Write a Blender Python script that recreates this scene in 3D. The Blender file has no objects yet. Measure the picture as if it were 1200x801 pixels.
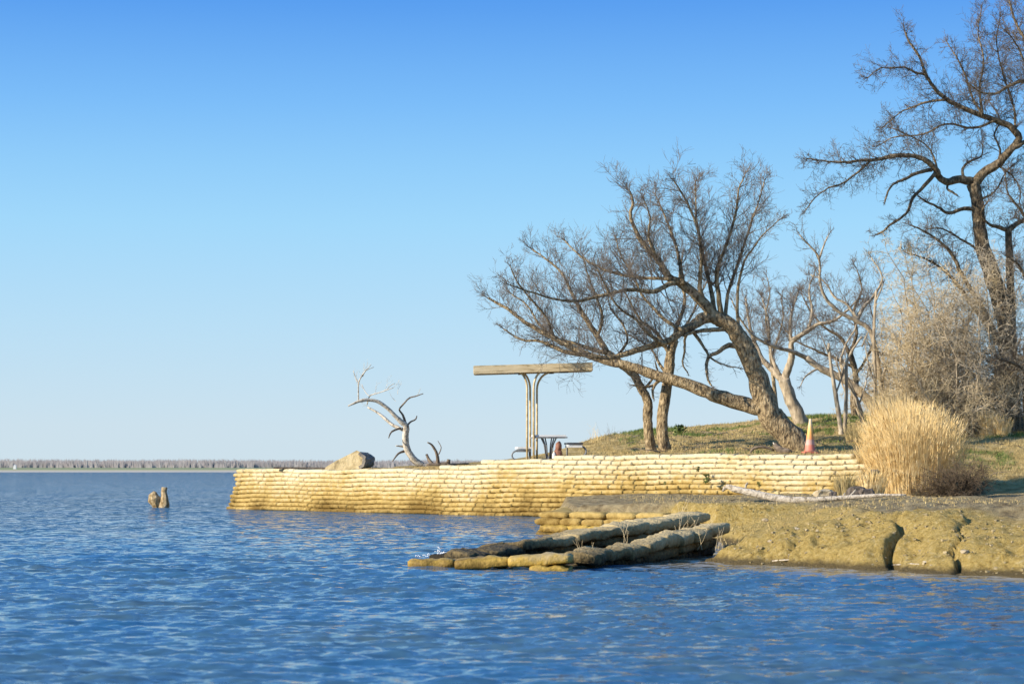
import bpy, math, random
import numpy as np
from mathutils import Vector, noise as mnoise
random.seed(11)
rnd = random.random
def U(a, b): return a + (b - a) * random.random()

# ------------------------------------------------------------------ camera, sky, sun
SC = bpy.context.scene
F = 2400.0; HOR = 547.0; CH = 1.6          # focal length in photo pixels, horizon row, eye height in metres
cam = bpy.data.objects.new('camera', bpy.data.cameras.new('camera'))
SC.collection.objects.link(cam); SC.camera = cam
cam.location = (0, 0, CH); cam.rotation_euler = (math.radians(90), 0, 0)
cam.data.sensor_width = 36; cam.data.lens = 36 * F / 1200
cam.data.shift_y = (HOR - 400.5) / 1200
cam.data.clip_start = .5; cam.data.clip_end = 9000
cam.data.dof.use_dof = True; cam.data.dof.focus_distance = 47; cam.data.dof.aperture_fstop = 2.8
SUN_TO = Vector((-.92, -.39, .0)).normalized(); SUN_EL = math.radians(23)
SUN_DIR = Vector((SUN_TO.x * math.cos(SUN_EL), SUN_TO.y * math.cos(SUN_EL), math.sin(SUN_EL)))
W = bpy.data.worlds.new('World'); SC.world = W; W.use_nodes = True
nt = W.node_tree; nt.nodes.clear()
out = nt.nodes.new('ShaderNodeOutputWorld'); bg = nt.nodes.new('ShaderNodeBackground')
sky = nt.nodes.new('ShaderNodeTexSky'); sky.sky_type = 'NISHITA'; sky.sun_disc = False
sky.sun_elevation = SUN_EL; sky.sun_rotation = math.atan2(SUN_TO.x, SUN_TO.y)
sky.air_density = 1.0; sky.dust_density = .3; sky.ozone_density = 3.0
tc = nt.nodes.new('ShaderNodeTexCoord'); sx = nt.nodes.new('ShaderNodeSeparateXYZ'); nt.links.new(tc.outputs['Generated'], sx.inputs[0])
rp = nt.nodes.new('ShaderNodeValToRGB'); nt.links.new(sx.outputs[2], rp.inputs[0])
# clear winter sky: measured hue by height above the horizon, going on to the zenith
for i, (p_, c_) in enumerate(((0, (.60, .745, .85)), (1, (.07, .26, .68)), (.02, (.585, .74, .86)), (.07, (.47, .72, .92)), (.117, (.350, .68, .965)), (.146, (.27, .60, .96)), (.174, (.19, .50, .95)), (.222, (.085, .33, .87)), (.30, (.088, .335, .86)), (.5, (.085, .32, .82)))):
    e = rp.color_ramp.elements[i] if i < 2 else rp.color_ramp.elements.new(p_)
    if i < 2: e.position = p_
    e.color = (*c_, 1)
EXPO = 0.65
sc = nt.nodes.new('ShaderNodeVectorMath'); sc.operation = 'SCALE'; sc.inputs['Scale'].default_value = 1 / .12 / 2 ** EXPO; nt.links.new(rp.outputs[0], sc.inputs[0])
mxs = nt.nodes.new('ShaderNodeMix'); mxs.data_type = 'RGBA'; mxs.inputs['Factor'].default_value = .93
nt.links.new(sky.outputs[0], mxs.inputs['A']); nt.links.new(sc.outputs[0], mxs.inputs['B']); nt.links.new(mxs.outputs['Result'], bg.inputs[0])
bg.inputs[1].default_value = .12
nt.links.new(bg.outputs[0], out.inputs[0])
sl = bpy.data.lights.new('sun', 'SUN'); sl.energy = 5.0; sl.angle = math.radians(.6); sl.color = (1, .89, .74)
so = bpy.data.objects.new('sun', sl); SC.collection.objects.link(so)
so.rotation_euler = SUN_DIR.to_track_quat('Z', 'Y').to_euler()
SC.view_settings.view_transform = 'Standard'; SC.view_settings.look = 'None'
SC.view_settings.exposure = EXPO; SC.view_settings.gamma = 1

# ------------------------------------------------------------------ helpers
COL = SC.collection
def P(x, y, d):
    """photo pixel + distance -> point in the place"""
    return Vector(((x - 600) * d / F, d, CH - (y - HOR) * d / F))
def W2(x, y):
    d = F * CH / (y - HOR); return ((x - 600) * d / F, d)
def obj(name, verts, faces, mat, parent=None, smooth=True, kind=None):
    me = bpy.data.meshes.new(name); me.from_pydata([tuple(v) for v in verts], [], faces)
    if smooth: me.polygons.foreach_set('use_smooth', [True] * len(me.polygons))
    if mat: me.materials.append(mat)
    me.update(); o = bpy.data.objects.new(name, me); COL.objects.link(o)
    if parent: o.parent = parent
    if kind: o['kind'] = kind
    return o
def tag(o, label, cat, group=None):
    o['label'] = label; o['category'] = cat
    if group: o['group'] = group
    return o
def thing(name, label, cat, loc=(0, 0, 0), group=None):
    o = bpy.data.objects.new(name, None); COL.objects.link(o); o.location = loc; o.empty_display_size = .2
    return tag(o, label, cat, group)
def npmesh(name, V, Q, mat, parent=None, smooth=True, kind=None):
    me = bpy.data.meshes.new(name); V = np.asarray(V, dtype=np.float32); Q = np.asarray(Q, dtype=np.int32); k = Q.shape[1]
    me.vertices.add(len(V)); me.vertices.foreach_set('co', V.ravel())
    me.loops.add(Q.size); me.loops.foreach_set('vertex_index', Q.ravel())
    me.polygons.add(len(Q)); me.polygons.foreach_set('loop_start', np.arange(len(Q), dtype=np.int32) * k)
    me.update(calc_edges=True)
    if smooth: me.polygons.foreach_set('use_smooth', np.ones(len(Q), bool))
    me.materials.append(mat); me.validate()
    o = bpy.data.objects.new(name, me); COL.objects.link(o)
    if parent: o.parent = parent
    if kind: o['kind'] = kind
    return o
class MB:
    """collects tubes and boxes for ONE mesh; org = origin of the thing that will carry it"""
    def __init__(s, org=(0, 0, 0)): s.v = []; s.f = []; s.o = Vector(org)
    def tube(s, pts, rad, n=3, cap=True, bump=0.0):
        N = len(pts); b = len(s.v); pts = [Vector(p) - s.o for p in pts]; pu = None
        for i in range(N):
            t = pts[min(i + 1, N - 1)] - pts[max(i - 1, 0)]
            if t.length < 1e-9: t = Vector((0, 0, 1))
            t.normalize()
            if pu is None:
                a = Vector((0, 1, 0)) if abs(t.y) < .8 else Vector((1, 0, 0)); pu = t.cross(a).normalized()
            else:
                pu = (pu - t * pu.dot(t)); pu = pu.normalized() if pu.length > 1e-6 else t.orthogonal().normalized()
            w = t.cross(pu)
            for k in range(n):
                an = 2 * math.pi * k / n; r = rad[i]
                dv = pu * math.cos(an) + w * math.sin(an)
                if bump:
                    q = pts[i] * 1.0 + dv * r
                    r *= 1 + bump * (mnoise.noise(Vector((q.x * 5, q.y * 5, q.z * 1.8 + 7))) + .5 * mnoise.noise(q * 13))
                s.v.append(pts[i] + dv * r)
        for i in range(N - 1):
            for k in range(n):
                a = b + i * n + k; c = b + i * n + (k + 1) % n
                s.f.append((a, c, c + n, a + n))
        if cap and n > 3:
            s.f.append(tuple(b + k for k in range(n))[::-1]); s.f.append(tuple(b + (N - 1) * n + k for k in range(n)))
    def box(s, c, sz, rz=0, ry=0, jit=0):
        b = len(s.v); cz, sn = math.cos(rz), math.sin(rz); cy, sy = math.cos(ry), math.sin(ry)
        for dx in (-1, 1):
            for dy in (-1, 1):
                for dz in (-1, 1):
                    x = dx * sz[0] / 2 + U(-jit, jit); y = dy * sz[1] / 2 + U(-jit, jit); z = dz * sz[2] / 2 + U(-jit, jit)
                    x, z = x * cy + z * sy, -x * sy + z * cy
                    x, y = x * cz - y * sn, x * sn + y * cz
                    s.v.append(Vector(c) - s.o + Vector((x, y, z)))
        for f in ((0, 1, 3, 2), (4, 6, 7, 5), (0, 4, 5, 1), (2, 3, 7, 6), (0, 2, 6, 4), (1, 5, 7, 3)): s.f.append(tuple(b + i for i in f))
    def tri(s, a, b_, c):
        b = len(s.v); s.v += [Vector(a) - s.o, Vector(b_) - s.o, Vector(c) - s.o]; s.f.append((b, b + 1, b + 2))
    def build(s, name, mat, parent=None, smooth=True, kind=None): return obj(name, s.v, s.f, mat, parent, smooth, kind)
def spline(pts, sub=4, jit=0.0):
    """Catmull-Rom through (Vector, radius) pairs"""
    o = []
    n = len(pts)
    for i in range(n - 1):
        p0, p1, p2, p3 = pts[max(i - 1, 0)], pts[i], pts[i + 1], pts[min(i + 2, n - 1)]
        for k in range(sub):
            t = k / sub; t2 = t * t; t3 = t2 * t
            q = .5 * ((2 * p1[0]) + (p2[0] - p0[0]) * t + (2 * p0[0] - 5 * p1[0] + 4 * p2[0] - p3[0]) * t2 + (3 * p1[0] - p0[0] - 3 * p2[0] + p3[0]) * t3)
            r = p1[1] * (1 - t) + p2[1] * t
            if jit and (i or k): q = q + Vector((U(-1, 1), U(-1, 1), U(-1, 1))) * jit
            o.append((q, r))
    o.append(pts[-1]); return o
def fbm(X, Y, seed=0, octs=4, f=1.0, lac=2.03, gain=.5):
    """value noise on numpy arrays"""
    tot = np.zeros_like(X, dtype=np.float64); amp = 1.0
    rs = np.random.RandomState(seed); T = rs.rand(256, 256) * 2 - 1
    for o_ in range(octs):
        x = X * f + 17.3 * o_; y = Y * f + 9.1 * o_
        xi = np.floor(x).astype(int); yi = np.floor(y).astype(int); fx = x - xi; fy = y - yi
        fx = fx * fx * (3 - 2 * fx); fy = fy * fy * (3 - 2 * fy)
        a = T[xi & 255, yi & 255]; b = T[(xi + 1) & 255, yi & 255]; c = T[xi & 255, (yi + 1) & 255]; d = T[(xi + 1) & 255, (yi + 1) & 255]
        tot += amp * ((a * (1 - fx) + b * fx) * (1 - fy) + (c * (1 - fx) + d * fx) * fy); amp *= gain; f *= lac
    return tot
def sst(a, b, x):
    t = np.clip((x - a) / (b - a), 0, 1); return t * t * (3 - 2 * t)

# ------------------------------------------------------------------ materials
def mat(name, stops, scale=3.0, detail=6, rough=.85, bump=.3, bscale=20, stretch=(1, 1, 1), ramp=None, dist=.02, spec=.3, bumpnode='noise'):
    m = bpy.data.materials.new(name); m.use_nodes = True; n = m.node_tree; b = n.nodes['Principled BSDF']
    b.inputs['Roughness'].default_value = rough; b.inputs['Specular IOR Level'].default_value = spec
    tcn = n.nodes.new('ShaderNodeNewGeometry'); mp = n.nodes.new('ShaderNodeMapping'); mp.inputs['Scale'].default_value = stretch
    n.links.new(tcn.outputs['Position'], mp.inputs['Vector'])
    no = n.nodes.new('ShaderNodeTexNoise'); no.inputs['Scale'].default_value = scale; no.inputs['Detail'].default_value = detail
    n.links.new(mp.outputs[0], no.inputs['Vector'])
    r = n.nodes.new('ShaderNodeValToRGB'); els = r.color_ramp.elements
    for i, (p, c) in enumerate(stops):
        e = els[i] if i < 2 else els.new(p)
        e.position = p; e.color = (*c, 1)
    n.links.new(no.outputs['Fac'], r.inputs[0]); n.links.new(r.outputs[0], b.inputs['Base Color'])
    if bump:
        if bumpnode == 'voronoi':
            bn = n.nodes.new('ShaderNodeTexVoronoi'); bn.inputs['Scale'].default_value = bscale; bo = bn.outputs['Distance']
        else:
            bn = n.nodes.new('ShaderNodeTexNoise'); bn.inputs['Scale'].default_value = bscale; bn.inputs['Detail'].default_value = 5; bo = bn.outputs['Fac']
        n.links.new(mp.outputs[0], bn.inputs['Vector'])
        bp = n.nodes.new('ShaderNodeBump'); bp.inputs['Strength'].default_value = bump; bp.inputs['Distance'].default_value = dist
        n.links.new(bo, bp.inputs['Height']); n.links.new(bp.outputs[0], b.inputs['Normal'])
    m['ramp'] = r.name; return m
M = {}
M['bark'] = mat('bark', [(.34, (.07, .05, .03)), (.48, (.25, .185, .10)), (.60, (.38, .29, .165)), (.72, (.50, .41, .26))], 12, 10, .9, 1.0, 20, (1, 1, .45), dist=.09)
M['bark_dark'] = mat('bark_dark', [(.34, (.05, .037, .024)), (.50, (.16, .12, .07)), (.66, (.28, .22, .14))], 12, 10, .9, 1.0, 20, (1, 1, .45), dist=.09)
M['stump'] = mat('stump_wood', [(.3, (.13, .085, .035)), (.5, (.33, .24, .12)), (.7, (.52, .42, .26))], 7, 7, .9, .8, 16, dist=.04)
M['bark_pale'] = mat('bark_pale', [(.30, (.17, .14, .10)), (.52, (.38, .31, .21)), (.72, (.52, .44, .32))], 8, 8, .9, .8, 16, (1, 1, .4), dist=.03)
M['twig_grey'] = mat('twig_grey', [(.3, (.34, .28, .19)), (.7, (.58, .50, .36))], 1.2, 4, .9, 0)
M['twig'] = mat('twig', [(.3, (.088, .072, .058)), (.7, (.20, .17, .138))], 2, 3, .9, 0)
M['twig_dark'] = mat('twig_dark', [(.3, (.075, .058, .042)), (.7, (.17, .135, .10))], 2, 3, .9, 0)
M['twig_tan'] = mat('twig_tan', [(.3, (.42, .33, .19)), (.7, (.68, .56, .35))], 1.2, 4, .9, 0)
M['driftwood'] = mat('driftwood', [(.32, (.20, .16, .11)), (.48, (.48, .42, .32)), (.7, (.64, .58, .47))], 10, 9, .85, .9, 24, (1, 1, 1), dist=.02)
M['driftwood_log'] = mat('driftwood_log', [(.30, (.16, .13, .09)), (.44, (.42, .365, .28)), (.7, (.58, .52, .42))], 11, 9, .9, 1.0, 26, dist=.05)
M['driftwood_dark'] = mat('driftwood_dark', [(.3, (.07, .055, .04)), (.7, (.24, .185, .13))], 9, 5, .9, .6, 22)
M['concrete'] = mat('concrete', [(.3, (.22, .17, .09)), (.5, (.46, .37, .20)), (.7, (.56, .46, .27))], 3.5, 8, .9, .7, 14, dist=.04)
M['concrete_edge'] = mat('concrete_edge', [(.3, (.12, .11, .10)), (.7, (.30, .27, .22))], 6, 6, .95, .8, 14, dist=.04)
M['clod'] = mat('clod', [(.35, (.16, .125, .05)), (.7, (.42, .34, .20))], 9, 4, .95, .3, 20)
M['dark_rock'] = mat('dark_rock', [(.3, (.05, .042, .035)), (.7, (.16, .13, .10))], 8, 6, .9, .7, 14, dist=.04)
M['tan_rock'] = mat('tan_rock', [(.3, (.28, .22, .13)), (.7, (.50, .42, .28))], 6, 6, .9, .7, 14, dist=.04)
M['post_paint'] = mat('post_paint', [(.35, (.40, .29, .12)), (.65, (.62, .50, .29))], 5, 5, .45, .15, 30, spec=.5)
M['roof_wood'] = mat('roof_wood', [(.28, (.26, .19, .10)), (.40, (.52, .42, .25)), (.68, (.66, .55, .36))], 4, 8, .8, .5, 18, (.6, 1, 4), dist=.02)
M['white_paint'] = mat('white_paint', [(.3, (.66, .66, .64)), (.7, (.82, .82, .80))], 4, 4, .5, .1, 20)
M['steel'] = mat('steel', [(.3, (.10, .11, .12)), (.7, (.26, .27, .28))], 8, 4, .45, .1, 20, spec=.5)
M['dark_seat'] = mat('dark_seat', [(.3, (.03, .035, .045)), (.7, (.08, .085, .10))], 8, 4, .5, .1, 20)
M['rust_cloth'] = mat('rust_cloth', [(.3, (.15, .065, .04)), (.7, (.32, .16, .11))], 9, 5, .9, .5, 20)
M['grass_gold'] = mat('grass_gold', [(.30, (.52, .34, .12)), (.5, (.76, .56, .25)), (.7, (.90, .74, .42))], 5, 4, .8, 0)
M['grass_dry'] = mat('grass_dry', [(.3, (.30, .22, .09)), (.7, (.52, .41, .19))], 2.5, 4, .85, 0)
M['grass_green'] = mat('grass_green', [(.3, (.06, .10, .02)), (.7, (.16, .21, .05))], 2.5, 4, .8, 0)
M['weed'] = mat('weed', [(.3, (.09, .13, .03)), (.7, (.22, .27, .08))], 6, 4, .7, 0)
M['bush'] = mat('bush', [(.3, (.07, .05, .03)), (.7, (.17, .125, .08))], 5, 4, .9, 0)
M['brush'] = mat('brush', [(.3, (.30, .275, .265)), (.5, (.37, .34, .33)), (.7, (.45, .42, .40))], .25, 5, .95, 0)
M['foam'] = mat('foam', [(.3, (.7, .74, .76)), (.7, (.85, .87, .88))], 9, 3, .6, 0)

def zmat(name, lo, mid, hi, z0, z1, ns=1.6, bump=.5, bscale=26, rough=.88):
    """cement: algae gold low on the wall, pale cement above, blotched by noise"""
    m = bpy.data.materials.new(name); m.use_nodes = True; n = m.node_tree; b = n.nodes['Principled BSDF']; b.inputs['Roughness'].default_value = rough
    b.inputs['Specular IOR Level'].default_value = .25
    g = n.nodes.new('ShaderNodeNewGeometry'); sx = n.nodes.new('ShaderNodeSeparateXYZ'); n.links.new(g.outputs['Position'], sx.inputs[0])
    mr = n.nodes.new('ShaderNodeMapRange'); mr.inputs[1].default_value = z0; mr.inputs[2].default_value = z1
    n.links.new(sx.outputs[2], mr.inputs[0])
    no = n.nodes.new('ShaderNodeTexNoise'); no.inputs['Scale'].default_value = .55; no.inputs['Detail'].default_value = 6; n.links.new(g.outputs['Position'], no.inputs['Vector'])
    ma = n.nodes.new('ShaderNodeMath'); ma.operation = 'MULTIPLY_ADD'; ma.inputs[1].default_value = 1.5; ma.inputs[2].default_value = -.75; n.links.new(no.outputs['Fac'], ma.inputs[0])
    n2 = n.nodes.new('ShaderNodeTexNoise'); n2.inputs['Scale'].default_value = ns * 4; n2.inputs['Detail'].default_value = 8; n.links.new(g.outputs['Position'], n2.inputs['Vector'])
    m2 = n.nodes.new('ShaderNodeMath'); m2.operation = 'MULTIPLY_ADD'; m2.inputs[1].default_value = .9; m2.inputs[2].default_value = -.45; n.links.new(n2.outputs['Fac'], m2.inputs[0])
    a1 = n.nodes.new('ShaderNodeMath'); n.links.new(mr.outputs[0], a1.inputs[0]); n.links.new(ma.outputs[0], a1.inputs[1])
    a2 = n.nodes.new('ShaderNodeMath'); n.links.new(a1.outputs[0], a2.inputs[0]); n.links.new(m2.outputs[0], a2.inputs[1])
    r = n.nodes.new('ShaderNodeValToRGB'); e = r.color_ramp.elements
    e[0].position = 0; e[0].color = (*lo, 1); e[1].position = .45; e[1].color = (*mid, 1); x = e.new(1.0); x.color = (*hi, 1)
    n.links.new(a2.outputs[0], r.inputs[0])
    # each bag its own slight tone
    oi = n.nodes.new('ShaderNodeNewGeometry'); hv = n.nodes.new('ShaderNodeHueSaturation')
    mm = n.nodes.new('ShaderNodeMapRange'); mm.inputs[3].default_value = .93; mm.inputs[4].default_value = 1.05
    n.links.new(oi.outputs['Random Per Island'], mm.inputs[0]); n.links.new(mm.outputs[0], hv.inputs['Value']); n.links.new(r.outputs[0], hv.inputs['Color'])
    n.links.new(hv.outputs[0], b.inputs['Base Color'])
    bn = n.nodes.new('ShaderNodeTexNoise'); bn.inputs['Scale'].default_value = bscale; bn.inputs['Detail'].default_value = 6; n.links.new(g.outputs['Position'], bn.inputs['Vector'])
    bp = n.nodes.new('ShaderNodeBump'); bp.inputs['Strength'].default_value = bump; bp.inputs['Distance'].default_value = .03
    n.links.new(bn.outputs['Fac'], bp.inputs['Height']); n.links.new(bp.outputs[0], b.inputs['Normal'])
    return m
M['bag'] = zmat('cement_bag', (.17, .105, .022), (.44, .315, .105), (.61, .53, .34), -.15, 1.65, 1.6, .9, 30)
M['bag_mud_shade'] = zmat('muddy_shaded_cement_bag', (.022, .018, .010), (.19, .14, .062), (.46, .365, .19), .02, .55, 3.5, 1.0, 22, .85)  # mud and wet algae, with shade below the tops painted into the low end
M['bag_wet'] = zmat('wet_cement_bag', (.16, .10, .02), (.42, .28, .055), (.36, .29, .17), -.05, .45, 2.5, .7, 18, .6)
M['core'] = mat('wall_core', [(.3, (.18, .13, .06)), (.7, (.34, .26, .13))], 5, 5, .95, .5, 20)

# water -------------------------------------------------------------
def water_mat():
    m = bpy.data.materials.new('lake_water'); m.use_nodes = True; n = m.node_tree; b = n.nodes['Principled BSDF']
    b.inputs['IOR'].default_value = 1.333; b.inputs['Roughness'].default_value = .06
    g = n.nodes.new('ShaderNodeNewGeometry')
    at = n.nodes.new('ShaderNodeAttribute'); at.attribute_name = 'silt'
    no = n.nodes.new('ShaderNodeTexNoise'); no.inputs['Scale'].default_value = .35; no.inputs['Detail'].default_value = 4; n.links.new(g.outputs['Position'], no.inputs['Vector'])
    r = n.nodes.new('ShaderNodeValToRGB'); e = r.color_ramp.elements
    e[0].position = .3; e[0].color = (.022, .095, .190, 1); e[1].position = .75; e[1].color = (.060, .105, .125, 1)
    n.links.new(no.outputs['Fac'], r.inputs[0])
    mx = n.nodes.new('ShaderNodeMix'); mx.data_type = 'RGBA'; mx.inputs['B'].default_value = (.28, .235, .15, 1)
    n.links.new(at.outputs['Fac'], mx.inputs['Factor']); n.links.new(r.outputs[0], mx.inputs['A']); n.links.new(mx.outputs['Result'], b.inputs['Base Color'])
    mp = n.nodes.new('ShaderNodeMapping'); mp.inputs['Scale'].default_value = (.62, 1.15, 1); mp.inputs['Rotation'].default_value = (0, 0, .25); n.links.new(g.outputs['Position'], mp.inputs['Vector'])
    # unresolved wavelets: slopes added straight to the normal
    prev = g.outputs['Normal']
    ch = n.nodes.new('ShaderNodeAttribute'); ch.attribute_name = 'chop'
    for sc_n, st in ((15, .50), (6.0, .82), (2.0, .26)):
        t = n.nodes.new('ShaderNodeTexNoise'); t.inputs['Scale'].default_value = sc_n; t.inputs['Detail'].default_value = 2; t.inputs['Roughness'].default_value = .5
        n.links.new(mp.outputs[0], t.inputs['Vector'])
        sb_ = n.nodes.new('ShaderNodeVectorMath'); sb_.operation = 'SUBTRACT'; sb_.inputs[1].default_value = (.5, .5, .5); n.links.new(t.outputs['Color'], sb_.inputs[0])
        ml = n.nodes.new('ShaderNodeVectorMath'); ml.operation = 'MULTIPLY'; ml.inputs[1].default_value = (st * .8, st * 1.5, 0); n.links.new(sb_.outputs[0], ml.inputs[0])
        sl2 = n.nodes.new('ShaderNodeVectorMath'); sl2.operation = 'SCALE'; n.links.new(ml.outputs[0], sl2.inputs[0]); n.links.new(ch.outputs['Fac'], sl2.inputs['Scale']); ml = sl2
        av = n.nodes.new('ShaderNodeVectorMath'); n.links.new(prev, av.inputs[0]); n.links.new(ml.outputs[0], av.inputs[1]); prev = av.outputs[0]
    # where wavelets are finer than the sheet, the faces leaning to the near shore hide the others: mean tilt of those faces
    sbb = n.nodes.new('ShaderNodeMath'); sbb.operation = 'SUBTRACT'; sbb.inputs[1].default_value = 1.0; n.links.new(ch.outputs['Fac'], sbb.inputs[0])
    cb = n.nodes.new('ShaderNodeCombineXYZ'); mt_ = n.nodes.new('ShaderNodeMath'); mt_.operation = 'MULTIPLY'; mt_.inputs[1].default_value = -.16; n.links.new(sbb.outputs[0], mt_.inputs[0]); n.links.new(mt_.outputs[0], cb.inputs['Y'])
    av = n.nodes.new('ShaderNodeVectorMath'); n.links.new(prev, av.inputs[0]); n.links.new(cb.outputs[0], av.inputs[1]); prev = av.outputs[0]
    nn = n.nodes.new('ShaderNodeVectorMath'); nn.operation = 'NORMALIZE'; n.links.new(prev, nn.inputs[0]); n.links.new(nn.outputs[0], b.inputs['Normal'])
    return m
M['water'] = water_mat()

# ------------------------------------------------------------------ the lie of the land
WALL = [(-7.6, 90.0), (-9.3, 84.5), (-10.55, 80.2), (-10.9, 78.5), (-10.3, 77.6), (-7.2, 74.3), (-3.0, 69.8), (.88, 66.2), (4.5, 63.4), (8.0, 61.0), (10.2, 59.6), (11.6, 58.9)]
def wall_y(X):
    xs = [p[0] for p in WALL[3:]] + [60]; ys = [p[1] for p in WALL[3:]] + [45]
    return np.interp(X, xs, ys)
ctrl = []
def cp(x, y, d): v = P(x, y, d); ctrl.append((v.x, v.y, v.z))
for a in ((300, 551.5, 79), (380, 550, 75), (500, 547, 71.5), (600, 542, 69.5), (650, 537.5, 69), (300, 550, 86), (560, 546, 80), (610, 543, 85), (640, 536, 74), (660, 535, 72),
          (700, 535.5, 67.5), (800, 534.5, 65), (900, 533, 63), (985, 534, 61.5), (690, 532, 73), (676, 534, 80), (688, 516, 80), (700, 514, 78), (700, 513, 84), (760, 529, 68), (778, 529, 68), (800, 513, 80), (850, 498, 84), (900, 492, 84),
          (960, 487.5, 84), (1000, 487, 84), (940, 496, 79), (860, 515, 74), (930, 527, 66), (760, 512, 80), (1030, 500, 76), (1060, 515, 72), (1100, 506, 75), (1180, 501, 75), (1250, 498, 76), (1200, 512, 71), (1150, 530, 67),
          (1250, 512, 70), (1050, 532, 66), (1000, 525, 67)): cp(*a)
ctrl += [(-8, 95, 1.2), (0, 100, 1.4), (8, 100, 3.0), (16, 100, 3.4), (28, 100, 3.2), (34, 75, 3.0), (30, 60, 2.4), (40, 120, 3.2), (0, 140, 1.4), (30, 140, 3.2)]
CT = np.array(ctrl)
def tps(CT):
    n = len(CT); d = np.hypot(CT[:, None, 0] - CT[None, :, 0], CT[:, None, 1] - CT[None, :, 1])
    K = np.where(d > 0, d ** 2 * np.log(d + 1e-12), 0) + np.eye(n) * 1.0
    Pm = np.c_[np.ones(n), CT[:, :2]]; A = np.zeros((n + 3, n + 3)); A[:n, :n] = K; A[:n, n:] = Pm; A[n:, :n] = Pm.T
    return np.linalg.solve(A, np.r_[CT[:, 2], 0, 0, 0])
TW = tps(CT)
def tz(X, Y):
    out_ = TW[-3] + TW[-2] * X + TW[-1] * Y
    for i in range(len(CT)):
        d2 = (X - CT[i, 0]) ** 2 + (Y - CT[i, 1]) ** 2 + 1e-9; out_ = out_ + TW[i] * d2 * .5 * np.log(d2)
    return out_
LAND = [(60, 8), (14, 26.5), (9.2, 28.6), W2(1200, 677), W2(1150, 674), W2(1100, 672.5), W2(1050, 668), W2(1000, 667), W2(950, 664), W2(900, 662), W2(850, 661), W2(815, 657), (3.7, 35.5), (3.95, 36.6), (4.15, 38.2), (4.3, 41), (4.4, 43.5), (4.3, 47.0), (2.4, 48.6),
        (1.2, 49.9), (1.15, 56), (1.4, 66.2), (-3.0, 70.4), (-7.2, 74.9), (-10.1, 78.2), (-10.4, 79.3), (-9.0, 84.5), (-7.2, 90.5), (-3, 96), (1, 104), (4, 130), (6, 300), (10, 900), (900, 900), (900, 8)]
def sdist(X, Y):
    """signed distance to the land outline, plus inside"""
    sh = X.shape; x = X.ravel(); y = Y.ravel(); best = np.full(x.shape, 1e9); ins = np.zeros(x.shape, bool); n = len(LAND)
    for i in range(n):
        ax, ay = LAND[i]; bx, by = LAND[(i + 1) % n]; dx, dy = bx - ax, by - ay; L = dx * dx + dy * dy
        t = np.clip(((x - ax) * dx + (y - ay) * dy) / L, 0, 1); best = np.minimum(best, np.hypot(x - ax - t * dx, y - ay - t * dy))
        c = ((ay > y) != (by > y)) & (x < (bx - ax) * (y - ay) / ((by - ay) if by != ay else 1e-9) + ax); ins ^= c
    return np.where(ins, best, -best).reshape(sh)
def height(X, Y, fine=True):
    X = np.asarray(X, float); Y = np.asarray(Y, float)
    back = np.clip(tz(X, np.minimum(Y, 140)), 1.2, 3.9)
    front = .78 + .10 * sst(45, 34, Y) + .03 * np.sin(X * .9) - .22 * sst(4.5, .5, X) * sst(44, 50, Y)
    wy = wall_y(X) + .55 + .5 * sst(12.5, 10.8, X); wd = .25 + 11.0 * sst(10.8, 15.5, X)
    w = sst(0, 1, (Y - wy) / wd); w = np.where(X > 10.8, np.clip((Y - wy) / wd, 0, 1) ** .9 * (1 - sst(10.8, 13, X)) + w * sst(10.8, 13, X), w)
    z = front * (1 - w) + back * w
    sd = sdist(X, Y)
    bank = (Y < 46) & (X > 2.0)
    # gullies and lobes of the eroding bank
    g = fbm(X * 1.3, Y * .35, 3, 3, 1.0)
    sdb = sd + bank * (.17 * g)
    for gx, gy, gw, ga in ((5.95, 32.0, .06, .48), (6.85, 31.4, .04, .30), (8.8, 30.0, .12, .6), (4.6, 33.6, .05, .10)):
        line = gx + (Y - gy) * .30 + .07 * np.sin(Y * 6)
        sdb = sdb - bank * ga * sst(2.2, 1.2, sd) * np.exp(-((X - line) / gw) ** 2) * sst(36.5, 34.0, Y)
    ww = np.where(bank, 2.5 + .7 * fbm(X, Y * .4, 12, 2, .6), .35)
    t = np.clip(sdb / ww, 0, 1)
    prof = np.where(bank, .06 * sst(-.1, .25, sdb) + .94 * np.clip((t - .1) / .9, 0, 1) ** .66, t)
    z = np.where(sdb > 0, z * prof, np.maximum(-1.0, sdb * .5))
    if fine:
        amp = np.where(bank, .045, .035) * sst(-.1, .3, sd)
        z = z + amp * fbm(X, Y, 5, 5, 2.2) + np.where(bank, .036, 0) * sst(0, .4, sd) * fbm(X, Y, 8, 4, 6.0) * (1 + 1.0 * sst(1.0, .4, sd)) * (1 - .5 * sst(1.5, 2.5, sd))
        z = z + .06 * fbm(X, Y, 9, 3, .5) * sst(1, 3, sd)
    return z
def H(x, y): return float(height(np.array([[x]]), np.array([[y]]))[0, 0])
def spacing(*segs):
    o = []
    for a, b, s in segs: o += list(np.arange(a, b, s))
    return np.array(o)
gx = spacing((-16, -12, 1), (-12, 1.5, .18), (1.5, 9, .055), (9, 13, .10), (13, 26, .22), (26, 60, 2), (60, 901, 60))
gy = spacing((8, 27, 2), (27, 29, .25), (29, 37, .055), (37, 58, .3), (58, 88, .22), (88, 140, 2), (140, 900, 40))
GX, GY = np.meshgrid(gx, gy); GZ = height(GX, GY)
nx, ny = len(gx), len(gy)
def gridq(nx, ny):
    i = np.arange(nx - 1); j = np.arange(ny - 1); I, J = np.meshgrid(i, j); a = (J * nx + I).ravel()
    return np.c_[a, a + 1, a + 1 + nx, a + nx]
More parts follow.
